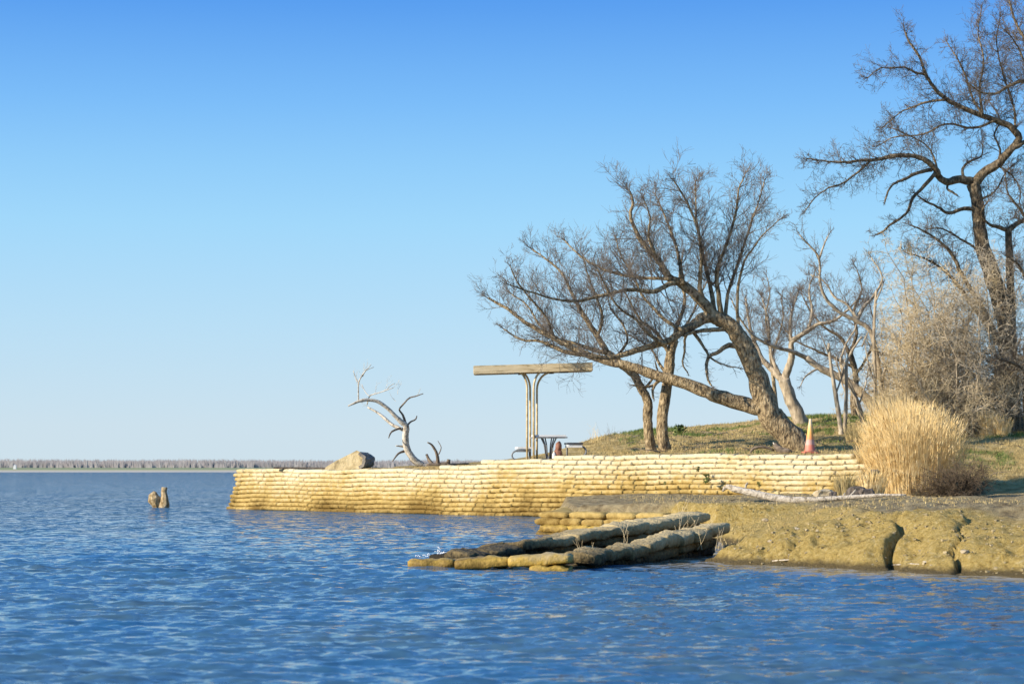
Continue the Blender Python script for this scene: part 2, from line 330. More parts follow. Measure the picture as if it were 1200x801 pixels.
def ground_mat():
    m = bpy.data.materials.new('ground_soil'); m.use_nodes = True; n = m.node_tree; b = n.nodes['Principled BSDF']; b.inputs['Roughness'].default_value = .95; b.inputs['Specular IOR Level'].default_value = .15
    g = n.nodes.new('ShaderNodeNewGeometry')
    def nz(s, d=6):
        t = n.nodes.new('ShaderNodeTexNoise'); t.inputs['Scale'].default_value = s; t.inputs['Detail'].default_value = d; n.links.new(g.outputs['Position'], t.inputs['Vector']); return t.outputs['Fac']
    def ramp(src, st):
        r = n.nodes.new('ShaderNodeValToRGB'); e = r.color_ramp.elements
        for i, (p, c) in enumerate(st):
            x = e[i] if i < 2 else e.new(p)
            x.position = p; x.color = (*c, 1)
        n.links.new(src, r.inputs[0]); return r.outputs[0]
    def mix(f, a, bb):
        x = n.nodes.new('ShaderNodeMix'); x.data_type = 'RGBA'; n.links.new(f, x.inputs['Factor']); n.links.new(a, x.inputs['A']); n.links.new(bb, x.inputs['B']); return x.outputs['Result']
    bankc = ramp(nz(13, 12), [(.26, (.19, .128, .038)), (.40, (.40, .285, .084)), (.60, (.50, .37, .128)), (.74, (.58, .47, .24))])
    topc = ramp(nz(5, 9), [(.3, (.15, .11, .06)), (.5, (.31, .245, .13)), (.7, (.44, .355, .20))])
    dry = ramp(nz(2.2, 9), [(.3, (.24, .17, .06)), (.5, (.42, .31, .12)), (.7, (.54, .42, .20))])
    grn = ramp(nz(5, 9), [(.3, (.07, .10, .02)), (.7, (.22, .24, .07))])
    a = n.nodes.new('ShaderNodeAttribute'); a.attribute_name = 'zone'; sp = n.nodes.new('ShaderNodeSeparateColor'); n.links.new(a.outputs['Color'], sp.inputs[0])
    c = mix(sp.outputs[0], topc, dry); c = mix(sp.outputs[1], c, grn); c = mix(sp.outputs[2], c, bankc)
    # wet soil just above the water
    sz = n.nodes.new('ShaderNodeSeparateXYZ'); n.links.new(g.outputs['Position'], sz.inputs[0]); wn = n.nodes.new('ShaderNodeMath'); wn.operation = 'MULTIPLY_ADD'; wn.inputs[1].default_value = -.14; n.links.new(nz(5, 4), wn.inputs[0]); n.links.new(sz.outputs[2], wn.inputs[2])
    wr = n.nodes.new('ShaderNodeMapRange'); wr.inputs[1].default_value = -.02; wr.inputs[2].default_value = .07; wr.inputs[3].default_value = .85; wr.inputs[4].default_value = 0; n.links.new(wn.outputs[0], wr.inputs[0])
    wc = n.nodes.new('ShaderNodeRGB'); wc.outputs[0].default_value = (.09, .068, .035, 1); c = mix(wr.outputs[0], c, wc.outputs[0])
    n.links.new(c, b.inputs['Base Color'])
    bn = n.nodes.new('ShaderNodeTexNoise'); bn.inputs['Scale'].default_value = 16; bn.inputs['Detail'].default_value = 10; bn.inputs['Roughness'].default_value = .75; n.links.new(g.outputs['Position'], bn.inputs['Vector'])
    bp = n.nodes.new('ShaderNodeBump'); bp.inputs['Strength'].default_value = 1; bp.inputs['Distance'].default_value = .10
    n.links.new(bn.outputs['Fac'], bp.inputs['Height']); n.links.new(bp.outputs[0], b.inputs['Normal'])
    return m
M['ground'] = ground_mat()
ground = npmesh('ground', np.c_[GX.ravel(), GY.ravel(), GZ.ravel()], gridq(nx, ny), M['ground'], kind='structure')
def greenness(X, Y):
    g = fbm(X, Y, 21, 4, .32) * .9 + fbm(X, Y, 22, 2, 1.3) * .3
    return sst(.02, .35, g + .15 * sst(78, 84, Y)) * sst(64, 68, Y) * sst(3.6, 6.0, X)
SD = sdist(GX, GY)
zone = np.zeros((GX.size, 4), np.float32)
zone[:, 0] = (sst(0, 2.5, GY - wall_y(GX))).ravel()
zone[:, 1] = (greenness(GX, GY) * .85).ravel()
zone[:, 2] = ((1 - sst(1.9, 2.8, SD + .35 * fbm(GX, GY, 31, 3, 1.2))) * (GY < 48)).ravel(); zone[:, 3] = 1
at = ground.data.color_attributes.new('zone', 'FLOAT_COLOR', 'POINT'); at.data.foreach_set('color', zone.ravel())

# water sheet: finer towards the viewer, wavelets as real relief
yo = np.concatenate([np.linspace(1500, 262, 60), np.linspace(258, 3, 640), np.linspace(2.8, .8, 10)])
wy = F * CH / yo; wy = np.concatenate([[-60, -20, 0], wy]); wu = np.linspace(-.36, .36, 440)
wX = wu[None, :] * (np.maximum(wy, 0)[:, None] + 12) ; wX[:3] = wu[None, :] * np.array([[60.], [40.], [20.]])
wY = np.repeat(wy[:, None], len(wu), 1)
dY = np.gradient(wy); dX = np.abs(np.gradient(wX, axis=1))[:, :1]
rs = np.random.RandomState(4); wZ = np.zeros_like(wX)
for i in range(130):
    lam = .20 * (4.0 / .20) ** rs.rand(); th = math.radians(-100 + rs.normal(0, 34)); kx = 2 * math.pi / lam * math.cos(th); ky = 2 * math.pi / lam * math.sin(th)
    a = .0128 * lam ** .95 / (1 + (lam / .6) ** 2.0) * (1.15 if lam < .6 else .9)
    fil = sst(2.5, 5, 2 * math.pi / abs(ky) / np.abs(dY))[:, None] * sst(2.5, 5, 2 * math.pi / (abs(kx) + .01) / dX)
    ph = kx * wX + ky * wY + rs.rand() * 6.28
    wZ += fil * a * (np.sin(ph) + .25 * np.cos(2 * ph))
wZ *= .75 + .35 * fbm(wX, wY, 41, 3, .18)
shore = sdist(wX, wY); wZ *= .35 + .65 * sst(.0, 2.5, -shore)
water = npmesh('lake_water', np.c_[wX.ravel(), wY.ravel(), wZ.ravel()], gridq(len(wu), len(wy)), M['water'], kind='structure')
silt = (.9 * sst(2.2, .0, -shore + .9 * fbm(wX, wY, 43, 3, .8)) * (wY < 46) * (wX > -3)).astype(np.float32)
ca_ = water.data.attributes.new('chop', 'FLOAT', 'POINT'); ca_.data.foreach_set('value', (1 + 1.9 * sst(22, 95, wY)).ravel().astype(np.float32))
sa = water.data.attributes.new('silt', 'FLOAT', 'POINT'); sa.data.foreach_set('value', silt.ravel())

# ------------------------------------------------------------------ far shore
FS = 640.0
fx = np.linspace(-420, 420, 240); prof = [(640, -.5), (645, .18), (652, .35), (668, .8), (690, 1.25), (705, 1.4), (800, 1.6), (3000, 1.6)]
V = []; 
for yy, zz in prof:
    for x in fx: V.append((x * (1 if yy < 900 else 6), yy + (6 * mnoise.noise(Vector((x * .02, yy * .01, 3))) if yy < 760 else 0), zz + (.12 * mnoise.noise(Vector((x * .05, yy * .02, 1))) if zz > 0 else 0)))
shm = mat('far_shore_soil', [(.35, (.25, .26, .14)), (.6, (.40, .37, .24))], .05, 4, .95, 0)
n = shm.node_tree; g = n.nodes.new('ShaderNodeNewGeometry'); sx = n.nodes.new('ShaderNodeSeparateXYZ'); n.links.new(g.outputs['Position'], sx.inputs[0])
r = n.nodes.new('ShaderNodeValToRGB'); mr = n.nodes.new('ShaderNodeMapRange'); mr.inputs[1].default_value = 0; mr.inputs[2].default_value = 1.6; n.links.new(sx.outputs[2], mr.inputs[0]); n.links.new(mr.outputs[0], r.inputs[0])
e = r.color_ramp.elements; e[0].position = .2; e[0].color = (.46, .42, .34, 1); e[1].position = .36; e[1].color = (.46, .41, .25, 1); q = e.new(.52); q.color = (.24, .27, .13, 1)
n.links.new(r.outputs[0], n.nodes['Principled BSDF'].inputs['Base Color'])
npmesh('far_shore', V, gridq(len(fx), len(prof)), shm, kind='structure')
mb = MB()
for i in range(22000):
    x = U(-400, 400); y = U(702, 760); hgt = U(2.1, 3.5) * (1 + .22 * mnoise.noise(Vector((x * .008, 5, 0))) + .12 * mnoise.noise(Vector((x * .03, y * .02, 0)))); z0 = 1.35
    for k in range(3):
        w = U(.3, 1.1); dx = U(-1, 1) * .9; dy = U(-1, 1)
        a = Vector((x + dx * .3 - w / 2, y, z0)); b = Vector((x + dx * .3 + w / 2, y + dy * .1, z0)); c = Vector((x + dx, y + dy * .1, z0 + hgt * U(.6, 1)))
        mb.tri(a, b, c)
tag(mb.build('far_brush', M['brush'], smooth=False, kind='stuff'), 'long band of pale grey leafless brush on the far shore', 'brush')
sh = thing('white_hut', 'tiny white speck of a hut on the green strip of the far shore', 'hut', (P(17.5, 549, 672).x, 672, 1.0))
b = MB((sh.location)); c = sh.location; b.box(c + Vector((0, 0, .45)), (.9, .8, 1.0)); b.build('wall', M['white_paint'], sh, False)
b = MB((sh.location)); V0 = [(-.5, -.45, .95), (.5, -.45, .95), (.5, .45, .95), (-.5, .45, .95), (0, -.45, 1.5), (0, .45, 1.5)]
obj('roof', V0, [(0, 1, 4), (2, 3, 5), (0, 4, 5, 3), (1, 2, 5, 4), (0, 3, 2, 1)], M['white_paint'], sh, False)

# ------------------------------------------------------------------ cement bags
def pillow(L, D, Hh, nu=6, nv=8, p=.45, jit=.0, seed=0, emin=.3, sag=0.0):
    """sewn bag: flat-ish pillow, ends pinched; x = length"""
    rs_ = random.Random(seed); v = []; f = []
    us = [-1 + 2 * i / nu for i in range(nu + 1)]
    for u in us:
        e = max(0.0, 1 - abs(u) ** 6) ** .4; e = max(e, emin)
        for k in range(nv):
            a = 2 * math.pi * k / nv + math.pi / nv; c, s_ = math.cos(a), math.sin(a)
            y = math.copysign(abs(c) ** p, c) * D / 2 * (.6 + .4 * e); z = math.copysign(abs(s_) ** p, s_) * Hh / 2 * e * (1 - sag * u * u)
            v.append((u * L / 2, y + rs_.uniform(-jit, jit), z + rs_.uniform(-jit, jit)))
    for i in range(nu):
        for k in range(nv):
            a = i * nv + k; b = i * nv + (k + 1) % nv; f.append((a, b, b + nv, a + nv))
    f.append(tuple(range(nv))[::-1]); f.append(tuple(nu * nv + k for k in range(nv)))
    return v, f
def path_sampler(pts):
    seg = []; tot = 0
    for a, b in zip(pts[:-1], pts[1:]):
        l = math.hypot(b[0] - a[0], b[1] - a[1]); seg.append((tot, l, a, b)); tot += l
    def at_(s):
        for t0, l, a, b in seg:
            if s <= t0 + l or (t0, l, a, b) == seg[-1]:
                t = (s - t0) / l; return a[0] + (b[0] - a[0]) * t, a[1] + (b[1] - a[1]) * t, math.atan2(b[1] - a[1], b[0] - a[0])
    return at_, tot
def smooth_path(pts, sub=6):
    sp = spline([(Vector((p[0], p[1], 0)), 0) for p in pts], sub); return [(q[0].x, q[0].y) for q in sp]
WP = smooth_path(WALL); WAT, WTOT = path_sampler(WP)
PITCH = .155
bw = thing('bag_wall', 'long battered retaining wall of pale golden cement bags rising from the lake', 'wall', (0, 66.8, 0))
ORG = Vector(bw.location)
def at_x(x):   # path position whose photo column is about x
    best = min(range(0, int(WTOT * 5)), key=lambda i: (abs(600 + F * WAT(i / 5)[0] / WAT(i / 5)[1] - x) + (1e6 if i / 5 < 12.6 else 0))); return best / 5
S_500, S_552, S_636, S_985, S_1000 = at_x(500), at_x(548), at_x(636), at_x(985), at_x(1003)
places = []
for k in range(13):
    s = U(0, .2); s_end = WTOT - (0.12 * k)
    s_end = min(s_end, at_x(987 + (12 - k) * 4.5))
    if k == 10: s = S_500
    if k == 11: s = S_552
    if k == 12: s = S_636
    while s < s_end:
        L = U(.34, .50); mid = s + L / 2; x, y, an = WAT(min(mid, WTOT)); inset = .055 * k + U(-.004, .004) + .02 * math.sin(mid * .7 + k * .3)
        nx_, ny_ = math.sin(an), -math.cos(an)     # outward is to the viewer's side
        corner = 1.0
        x -= nx_ * inset; y -= ny_ * inset
        z = -.03 + PITCH * k + .024 * math.sin(mid * .9 + k * .15) + .013 * math.sin(mid * 2.7 + k * .6) + U(-.005, .005)
        places.append((x, y, z, an, L, k, mid)); s += L * (1.0 + .35 * 0)
protos = []
for i in range(8):
    v, f = pillow(1.0, .42, .168, 6, 8, .74, .005, i, 1.0, .04); protos.append((v, f))
vis = [p for p in places if p[6] > 12.0]
def shown(p):
    g_ = H(p[0] + math.sin(p[3]) * .35, p[1] - math.cos(p[3]) * .35)
    return (p[4] / p[1]) * (1 if p[2] > g_ - .03 else .01) * (1 if p[6] > 12 else .05)
sc_ = sorted(range(len(places)), key=lambda i: -shown(places[i])); single = set(sc_[:300])
pm = []
for i, (v, f) in enumerate(protos):
    me = bpy.data.meshes.new('bag'); me.from_pydata([(a, b, c) for a, b, c in v], [], f); me.materials.append(M['bag'])
    me.polygons.foreach_set('use_smooth', [True] * len(me.polygons)); pm.append(me)
mass = MB(ORG)
for i, (x, y, z, an, L, k, mid) in enumerate(places):
    pi_ = random.randrange(8)
    # centre of the bag sits behind its face
    cx, cy = x - math.sin(an) * .2, y + math.cos(an) * .2
    if i in single:
        o = bpy.data.objects.new('bag', pm[pi_]); COL.objects.link(o); o.parent = bw
        o.location = Vector((cx, cy, z + PITCH / 2)) - ORG; o.rotation_euler = (U(-.03, .03), U(-.008, .008), an + U(-.007, .007)); o.scale = (L * 1.3, 1, U(.985, 1.02))
    else:
        b0 = len(mass.v); a2 = an + U(-.007, .007); ca, sa_ = math.cos(a2), math.sin(a2); hz = U(.985, 1.02)
        for (vx, vy, vz) in protos[pi_][0]:
            vx *= L * 1.28
            mass.v.append(Vector((cx + vx * ca - vy * sa_, cy + vx * sa_ + vy * ca, z + PITCH / 2 + vz * hz)) - ORG)
        mass.f += [tuple(b0 + j for j in ff) for ff in protos[pi_][1]]
mass.build('bag_courses', M['bag'], bw, True, 'stuff')
# earth-and-cement core behind the faces
V = []; Fc = []; ns = 160
S_CORE = at_x(990)
for i in range(ns + 1):
    s = S_CORE * i / ns; x, y, an = WAT(s); nx_, ny_ = math.sin(an), -math.cos(an)
    top = 1.42 + .14 * float(sst(S_500 - .2, S_500 + .2, s)) + .15 * float(sst(S_552 - .2, S_552 + .2, s)) + .15 * float(sst(S_636 - .2, S_636 + .2, s)) - .9 * float(sst(at_x(985), at_x(1030), s))
    for q, zz in ((.14, -.3), (.14 + .055 * 11, top), (.9 + .2, top - .02), (1.3, .4)):
        V.append(Vector((x - nx_ * q, y - ny_ * q, zz)) - ORG)
for i in range(ns):
    for k in range(3): a = i * 4 + k; Fc.append((a, a + 4, a + 5, a + 1))
obj('core', V, Fc, M['core'], bw, False)

# second, lower bag wall in the inlet
lw = thing('bag_wall', 'short low wall of golden cement bags at the back of the small inlet', 'wall', (.7, 49.4, 0))
LP_ = smooth_path([(1.0, 55), (.78, 52), (.66, 49.6), (.85, 49.1), (2.2, 48.1), (3.8, 47.0), (5.4, 46.2)]); LAT, LTOT = path_sampler(LP_)
big = []
for i in range(6):
    v, f = pillow(1.0, .45, .205, 8, 12, .55, .008, 40 + i, .62); me = bpy.data.meshes.new('bag'); me.from_pydata(v, [], f); me.materials.append(M['bag']); me.polygons.foreach_set('use_smooth', [True] * len(me.polygons)); big.append(me)
bigd = []
for i in range(10):
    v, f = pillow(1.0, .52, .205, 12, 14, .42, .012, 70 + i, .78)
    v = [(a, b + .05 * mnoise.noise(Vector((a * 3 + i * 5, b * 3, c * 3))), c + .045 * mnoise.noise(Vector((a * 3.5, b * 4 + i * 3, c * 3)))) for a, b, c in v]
    me = bpy.data.meshes.new('bag'); me.from_pydata(v, [], f); me.materials.append(M['bag_mud_shade']); me.polygons.foreach_set('use_smooth', [True] * len(me.polygons)); bigd.append(me)
bigw = []
for i in range(6):
    me = bigd[i].copy(); me.materials.clear(); me.materials.append(M['bag_wet']); bigw.append(me)
def put(meshes, parent, x, y, z, an, L, ry=0.0, rx=0.0, sy=1, sz=1):
    o = bpy.data.objects.new('bag', random.choice(meshes)); COL.objects.link(o); o.parent = parent
    o.location = Vector((x, y, z)) - Vector(parent.location); o.rotation_euler = (rx, ry, an); o.scale = (L, sy, sz); return o
for k in range(4):
    s = U(0, .3)
    while s < LTOT - .3:
        L = U(.6, .85) if k < 3 else U(.8, 1.1); x, y, an = LAT(s + L / 2); q = .12 * k + U(-.02, .02) + .2
        x -= math.sin(an) * q; y += math.cos(an) * q
        put(big if k > 1 else bigw, lw, x, y, -.05 + .165 * k + U(-.01, .01), an + U(-.06, .06), L, 0, 0, 1 + .3 * (k == 3), .95); s += L * .98

# groin of big bags running down into the water
gr = thing('bag_groin', 'low groin of wet cement bags sloping into the water below the bank', 'breakwater', (1.0, 33, 0))
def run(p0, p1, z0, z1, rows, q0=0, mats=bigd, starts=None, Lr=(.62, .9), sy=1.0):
    dx, dy = p1[0] - p0[0], p1[1] - p0[1]; T = math.hypot(dx, dy); an = math.atan2(dy, dx); slope = math.atan2(z1 - z0, T)
    for r_ in range(rows):
        s = (starts[r_] * T if starts else 0) + U(0, .15)
        while s < T:
            L = U(*Lr); t = (s + L / 2) / T; q = q0 + r_ * .13
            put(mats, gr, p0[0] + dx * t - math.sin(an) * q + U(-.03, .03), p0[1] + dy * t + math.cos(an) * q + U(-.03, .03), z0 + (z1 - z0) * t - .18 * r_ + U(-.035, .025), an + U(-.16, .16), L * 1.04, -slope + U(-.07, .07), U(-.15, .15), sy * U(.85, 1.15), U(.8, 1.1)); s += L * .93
D1 = ((.98, 32.35), (3.45, 36.7))
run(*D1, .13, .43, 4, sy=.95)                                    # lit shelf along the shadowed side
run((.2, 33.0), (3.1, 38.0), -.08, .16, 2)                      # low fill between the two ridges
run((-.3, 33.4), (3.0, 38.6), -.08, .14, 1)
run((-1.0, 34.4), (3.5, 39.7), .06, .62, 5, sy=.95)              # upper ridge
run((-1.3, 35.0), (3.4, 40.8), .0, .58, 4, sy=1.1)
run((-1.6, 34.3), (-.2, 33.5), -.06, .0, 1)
for (x0, x1, y, d, zt, ry) in ((480, 536, 663, 32.9, .03, .0), (535, 600, 661, 32.4, .085, -.06), (597, 671, 657, 32.0, .15, -.07), (622, 670, 665, 31.85, -.015, 0), (560, 625, 668, 32.3, -.11, 0)):
    xm = ((x0 + x1) / 2 - 600) * d / F; put(bigw, gr, xm, d, zt, -.12, (x1 - x0) * d / F, ry, 0, 1.0, .95)
for i in range(6):
    put(bigw, gr, U(-.9, .6), U(32.6, 34.2), U(-.12, -.07), U(0, 1.2), U(.6, .8))

# ------------------------------------------------------------------ trees
def px_path(pts, d0, d1=None):
    """traced (x, y, width px) -> (point, radius m) with a steady change of distance"""
    d1 = d0 if d1 is None else d1; n_ = len(pts); o = []
    for i, q in enumerate(pts):
        d = d0 + (d1 - d0) * i / max(1, n_ - 1); o.append((P(q[0], q[1], d), q[2] * .5 * d / F))
    return o
def widths(pts, w0, w1):
    n_ = len(pts); return [(p[0], p[1], p[2] if len(p) > 2 else w0 + (w1 - w0) * (i / max(1, n_ - 1)) ** .8) for i, p in enumerate(pts)]
def rdir(t, ang):
    a = t.orthogonal().normalized(); b = t.cross(a); ph = U(0, 6.283)
    return (t * math.cos(ang) + (a * math.cos(ph) + b * math.sin(ph)) * math.sin(ang)).normalized()
class Crown:
    def __init__(s, org, up=.25, spread=.75, dens=1.0, kink=.22, rmin=.0045, stepk=.62): s.mb = MB(org); s.up = up; s.sp = spread; s.dens = dens; s.kink = kink; s.rmin = rmin; s.stepk = stepk; s.count = 0
    def grow(s, p, d, L, r, lev):
        n_ = 5 if L > .7 else (4 if L > .35 else 3); pts = [Vector(p)]; rad = [r]; q = Vector(p); dd = Vector(d)
        for i in range(n_):
            dd = (dd + Vector((U(-1, 1), U(-1, 1), U(-1, 1))) * s.kink + Vector((0, 0, s.up * .35))).normalized()
            q = q + dd * (L / n_); pts.append(q); rad.append(max(s.rmin * .7, r * (1 - .75 * (i + 1) / n_)))
        s.mb.tube(pts, rad, 5 if r > .022 else 3, cap=False); s.count += n_
        if lev > 0:
            k = max(1, int(round(s.dens * (L * (4.2 if lev == 1 else 3.6) + 1.2))))
            for i in range(k):
                t = U(.12, 1) * n_; j = min(int(t), n_ - 1); f_ = t - j; pp = pts[j].lerp(pts[j + 1], f_); tt = (pts[j + 1] - pts[j]).normalized()
                nd = rdir(tt, U(.45, 1.0) * s.sp); nd = (nd + Vector((0, 0, s.up * .5))).normalized()
                s.grow(pp, nd, L * U(.38, .68), max(s.rmin, (rad[j]) * U(.45, .65)), lev - 1)
    def along(s, path, step, L, lev, t0=.15, tip=True, ups=0.0):
        """side shoots along a traced limb"""
        n_ = len(path); acc = 0
        for i in range(1, n_):
            a, b = path[i - 1], path[i]; seg = (b[0] - a[0]).length; acc += seg
            if i / n_ < t0: acc = min(acc, step); continue
            while acc > step:
                acc -= step * s.stepk * U(.7, 1.3); t = (b[0] - a[0]).normalized(); nd = rdir(t, U(.5, 1.15) * s.sp); nd = (nd + Vector((0, 0, ups))).normalized()
                ll = L * U(.5, 1.15) * (1.15 - .5 * i / n_); s.grow(a[0].lerp(b[0], rnd()), nd, ll, max(s.rmin * 1.3, min(a[1] * .55, .012 * ll + .006)), lev)
        if tip:
            t = (path[-1][0] - path[-2][0]).normalized()
            for _ in range(4): s.grow(path[-1][0], rdir(t, U(.05, .6)), L * U(.2, .45), max(s.rmin * 1.3, min(.014, path[-1][1] * .8)), lev)
def make_tree(name, label, cat, d, trunk, limbs, cr, barkm, twigm, base=None, group=None, trunk_n=16, crown_name='crown'):
    """limbs: (points, w0, w1, depth change, step, shoot length, levels, t0, up)"""
    b0 = P(trunk[0][0], trunk[0][1], d); tr = thing(name, label, cat, b0, group)
    tp = spline(px_path(trunk, d), 5, .006)
    # root flare and a foot below the soil
    tp = [(tp[0][0] + Vector((0, 0, -.5)) + (tp[0][0] - tp[3][0]) * .2, tp[0][1] * 1.45), (tp[0][0] + Vector((0, 0, -.12)), tp[0][1] * 1.25)] + tp
    m = MB(b0); m.tube([q[0] for q in tp], [q[1] for q in tp], trunk_n, True, .22); m.build('trunk', barkm, tr)
    C = Crown(b0, **cr)
    for L_ in limbs:
        pts, w0, w1, dd, step, sl_, lev, t0, ups = L_
        dstart = d + (dd[0] if isinstance(dd, tuple) else 0); dend = d + (dd[1] if isinstance(dd, tuple) else dd)
        pp = spline(px_path(widths(pts, w0, w1), dstart, dend), 4, .012)
        m = MB(b0); m.tube([q[0] for q in pp], [q[1] for q in pp], 10 if w0 > 6 else 6, True, .15); m.build('limb', barkm, tr)
        if lev >= 0: C.along(pp, step, sl_, lev, t0, True, ups)
    C.mb.build(crown_name, twigm, tr, True, 'stuff'); print(name, 'segs', C.count)
    return tr
# leaning mesquite with a bowed trunk, left limb low over the wall
make_tree('bare_tree', 'big bare tree with bowed trunk leaning left behind the traffic cone', 'tree', 66,
    [(941, 531, 34), (927, 513, 30), (909, 494, 28), (898, 477, 27), (889, 448, 24), (879, 420, 22), (868, 398, 20), (857, 383, 18), (846, 375, 17), (832, 371, 15), (820, 375, 13)],
    [([(893, 478), (875, 474), (841, 464), (819, 455), (789, 445), (765, 438), (740, 429), (715, 424), (690, 416), (665, 404), (640, 391), (615, 377), (595, 362), (572, 349)], 20, 2.5, 2.0, .22, 1.15, 2, .55, .35),
     ([(690, 416), (662, 412), (635, 400), (612, 398), (590, 385)], 6, 1.5, (1.5, 2.5), .22, .9, 2, .1, .25),
     ([(650, 397), (640, 372), (622, 350), (606, 330), (598, 312)], 4, 1.2, (1.9, .5), .25, .8, 2, .1, .3),
     ([(822, 373), (812, 381), (800, 387), (786, 398), (765, 405), (740, 412), (715, 419), (690, 417)], 13, 5, -1.5, .28, 1.2, 2, .4, .3),
     ([(838, 371), (822, 352), (800, 333), (785, 326), (778, 316), (771, 304), (757, 289), (746, 272), (739, 252), (742, 236), (738, 224)], 14, 2.2, -1.0, .24, 1.3, 2, .25, .3),
     ([(790, 330), (778, 336), (765, 342), (740, 339), (715, 344), (690, 350), (675, 353), (648, 350), (622, 342), (598, 334)], 7, 1.6, (-.6, -2.6), .22, 1.2, 2, .1, .3),
     ([(785, 327), (765, 326), (747, 325), (724, 321), (700, 312), (680, 300), (662, 282)], 5, 1.4, (-.7, 1.2), .22, 1.1, 2, .1, .35),
     ([(786, 398), (776, 402), (760, 390), (746, 375), (725, 360), (712, 340), (700, 315)], 6, 1.3, (-.6, -2.4), .24, 1.1, 2, .2, .3),
     ([(800, 387), (780, 375), (765, 360), (752, 345), (742, 322), (728, 300), (722, 280)], 5, 1.4, (-.6, .8), .25, 1.1, 2, .2, .3),
     ([(771, 304), (760, 278), (762, 255), (755, 235)], 4, 1.3, (-.8, -1.9), .25, 1.0, 2, .1, .3),
     ([(800, 333), (797, 310), (790, 282), (778, 250), (768, 228)], 6, 1.4, (-.4, .9), .24, 1.15, 2, .2, .3),
     ([(826, 358), (820, 335), (822, 300), (816, 262), (800, 228), (790, 212)], 7, 1.4, -1.6, .24, 1.2, 2, .2, .3),
     ([(838, 371), (833, 340), (824, 300), (816, 255), (815, 214)], 7, 1.4, 1.2, .24, 1.2, 2, .2, .3),
     ([(846, 374), (842, 345), (840, 318), (851, 288), (862, 252), (866, 222), (873, 205)], 7, 1.4, -.8, .24, 1.2, 2, .2, .3),
     ([(850, 378), (853, 345), (867, 302), (880, 262), (889, 236), (896, 212)], 5, 1.3, 1.6, .24, 1.1, 2, .2, .25),
     ([(866, 393), (864, 356), (866, 330), (873, 305), (883, 290), (895, 274), (914, 257)], 4.5, 1.2, -.9, .3, .9, 2, .3, .25),
     ([(862, 405), (852, 405), (842, 412), (830, 419), (828, 433), (830, 445), (834, 452)], 7, 2, -.6, .3, .5, 1, .3, -.1),
     ([(808, 384), (803, 396), (802, 411), (800, 426), (806, 437)], 4, 1.5, .3, .4, .4, 1, .3, -.2),
     ([(812, 388), (824, 405), (832, 418), (848, 427), (866, 431)], 4.5, 1.2, -.4, .3, .5, 1, .3, 0),
     ([(856, 386), (842, 386), (826, 387), (812, 389), (801, 393)], 6, 4, -.5, .4, .6, 1, .3, .1),
     ([(778, 441), (768, 450), (765, 458), (766, 467)], 5, 2.5, (.9, .7), .4, .3, 1, .3, -.2),
     ([(768, 451), (756, 453), (741, 451)], 3.5, 1.8, (.9, .4), .3, .4, 1, .3, .1)],
    dict(up=.18, spread=1.05, dens=1.5, kink=.30, rmin=.0052, stepk=.54), M['bark'], M['twig'])
make_tree('bare_tree', 'slimmer left trunk of the close pair of bare trees right of the picnic table', 'tree', 68.5,
    [(764, 531, 13), (760, 508, 12), (759, 488, 11.5), (759, 470, 11), (750, 452, 10), (742, 438, 10), (726, 425, 10), (712, 414, 10)],
    [([(712, 414), (702, 397), (689, 377), (679, 361), (674, 351), (668, 339), (660, 322), (646, 308), (624, 292)], 8, 1.6, 1.0, .22, 1.2, 2, .1, .3),
     ([(712, 414), (690, 408), (672, 402), (652, 396), (632, 380), (618, 358), (600, 345)], 6, 1.4, 1.8, .22, 1.1, 2, .1, .3),
     ([(700, 395), (706, 372), (700, 350), (690, 325), (684, 300)], 4, 1.3, -.9, .24, 1.0, 2, .1, .35),
     ([(720, 420), (735, 400), (730, 380), (716, 362), (712, 345)], 4, 1.4, 1.0, .26, .9, 2, .1, .35),
     ([(755, 456), (762, 447), (770, 436), (768, 425)], 4, 1.8, -.3, .4, .4, 1, .3, .1)],
    dict(up=.20, spread=1.0, dens=1.45, kink=.32, rmin=.0055), M['bark'], M['twig'])
make_tree('bare_tree', 'straighter right trunk of the close pair of bare trees, under the low limb', 'tree', 68,
    [(781, 531, 15), (776, 508, 14), (777, 485, 13), (780, 462, 12.5), (784, 436, 12), (786, 415, 11), (791, 398, 10)],
    [([(791, 398), (794, 380), (800, 365), (802, 345), (796, 325), (800, 300)], 7, 1.5, 1.0, .26, 1.0, 2, .15, .35),
     ([(786, 416), (776, 400), (768, 388), (752, 377), (742, 360), (732, 342)], 6, 1.4, -.9, .24, 1.0, 2, .1, .35),
     ([(783, 440), (772, 425), (766, 412), (752, 400), (735, 392)], 4.5, 1.3, 1.2, .26, .9, 2, .2, .3),
     ([(785, 432), (775, 441), (770, 448), (772, 436)], 4, 2, -.5, .4, .3, 1, .3, 0),
     ([(792, 395), (806, 378), (818, 352), (830, 325)], 4, 1.3, .8, .28, .8, 2, .2, .35)],
    dict(up=.20, spread=1.0, dens=1.45, kink=.32, rmin=.0055), M['bark'], M['twig'])
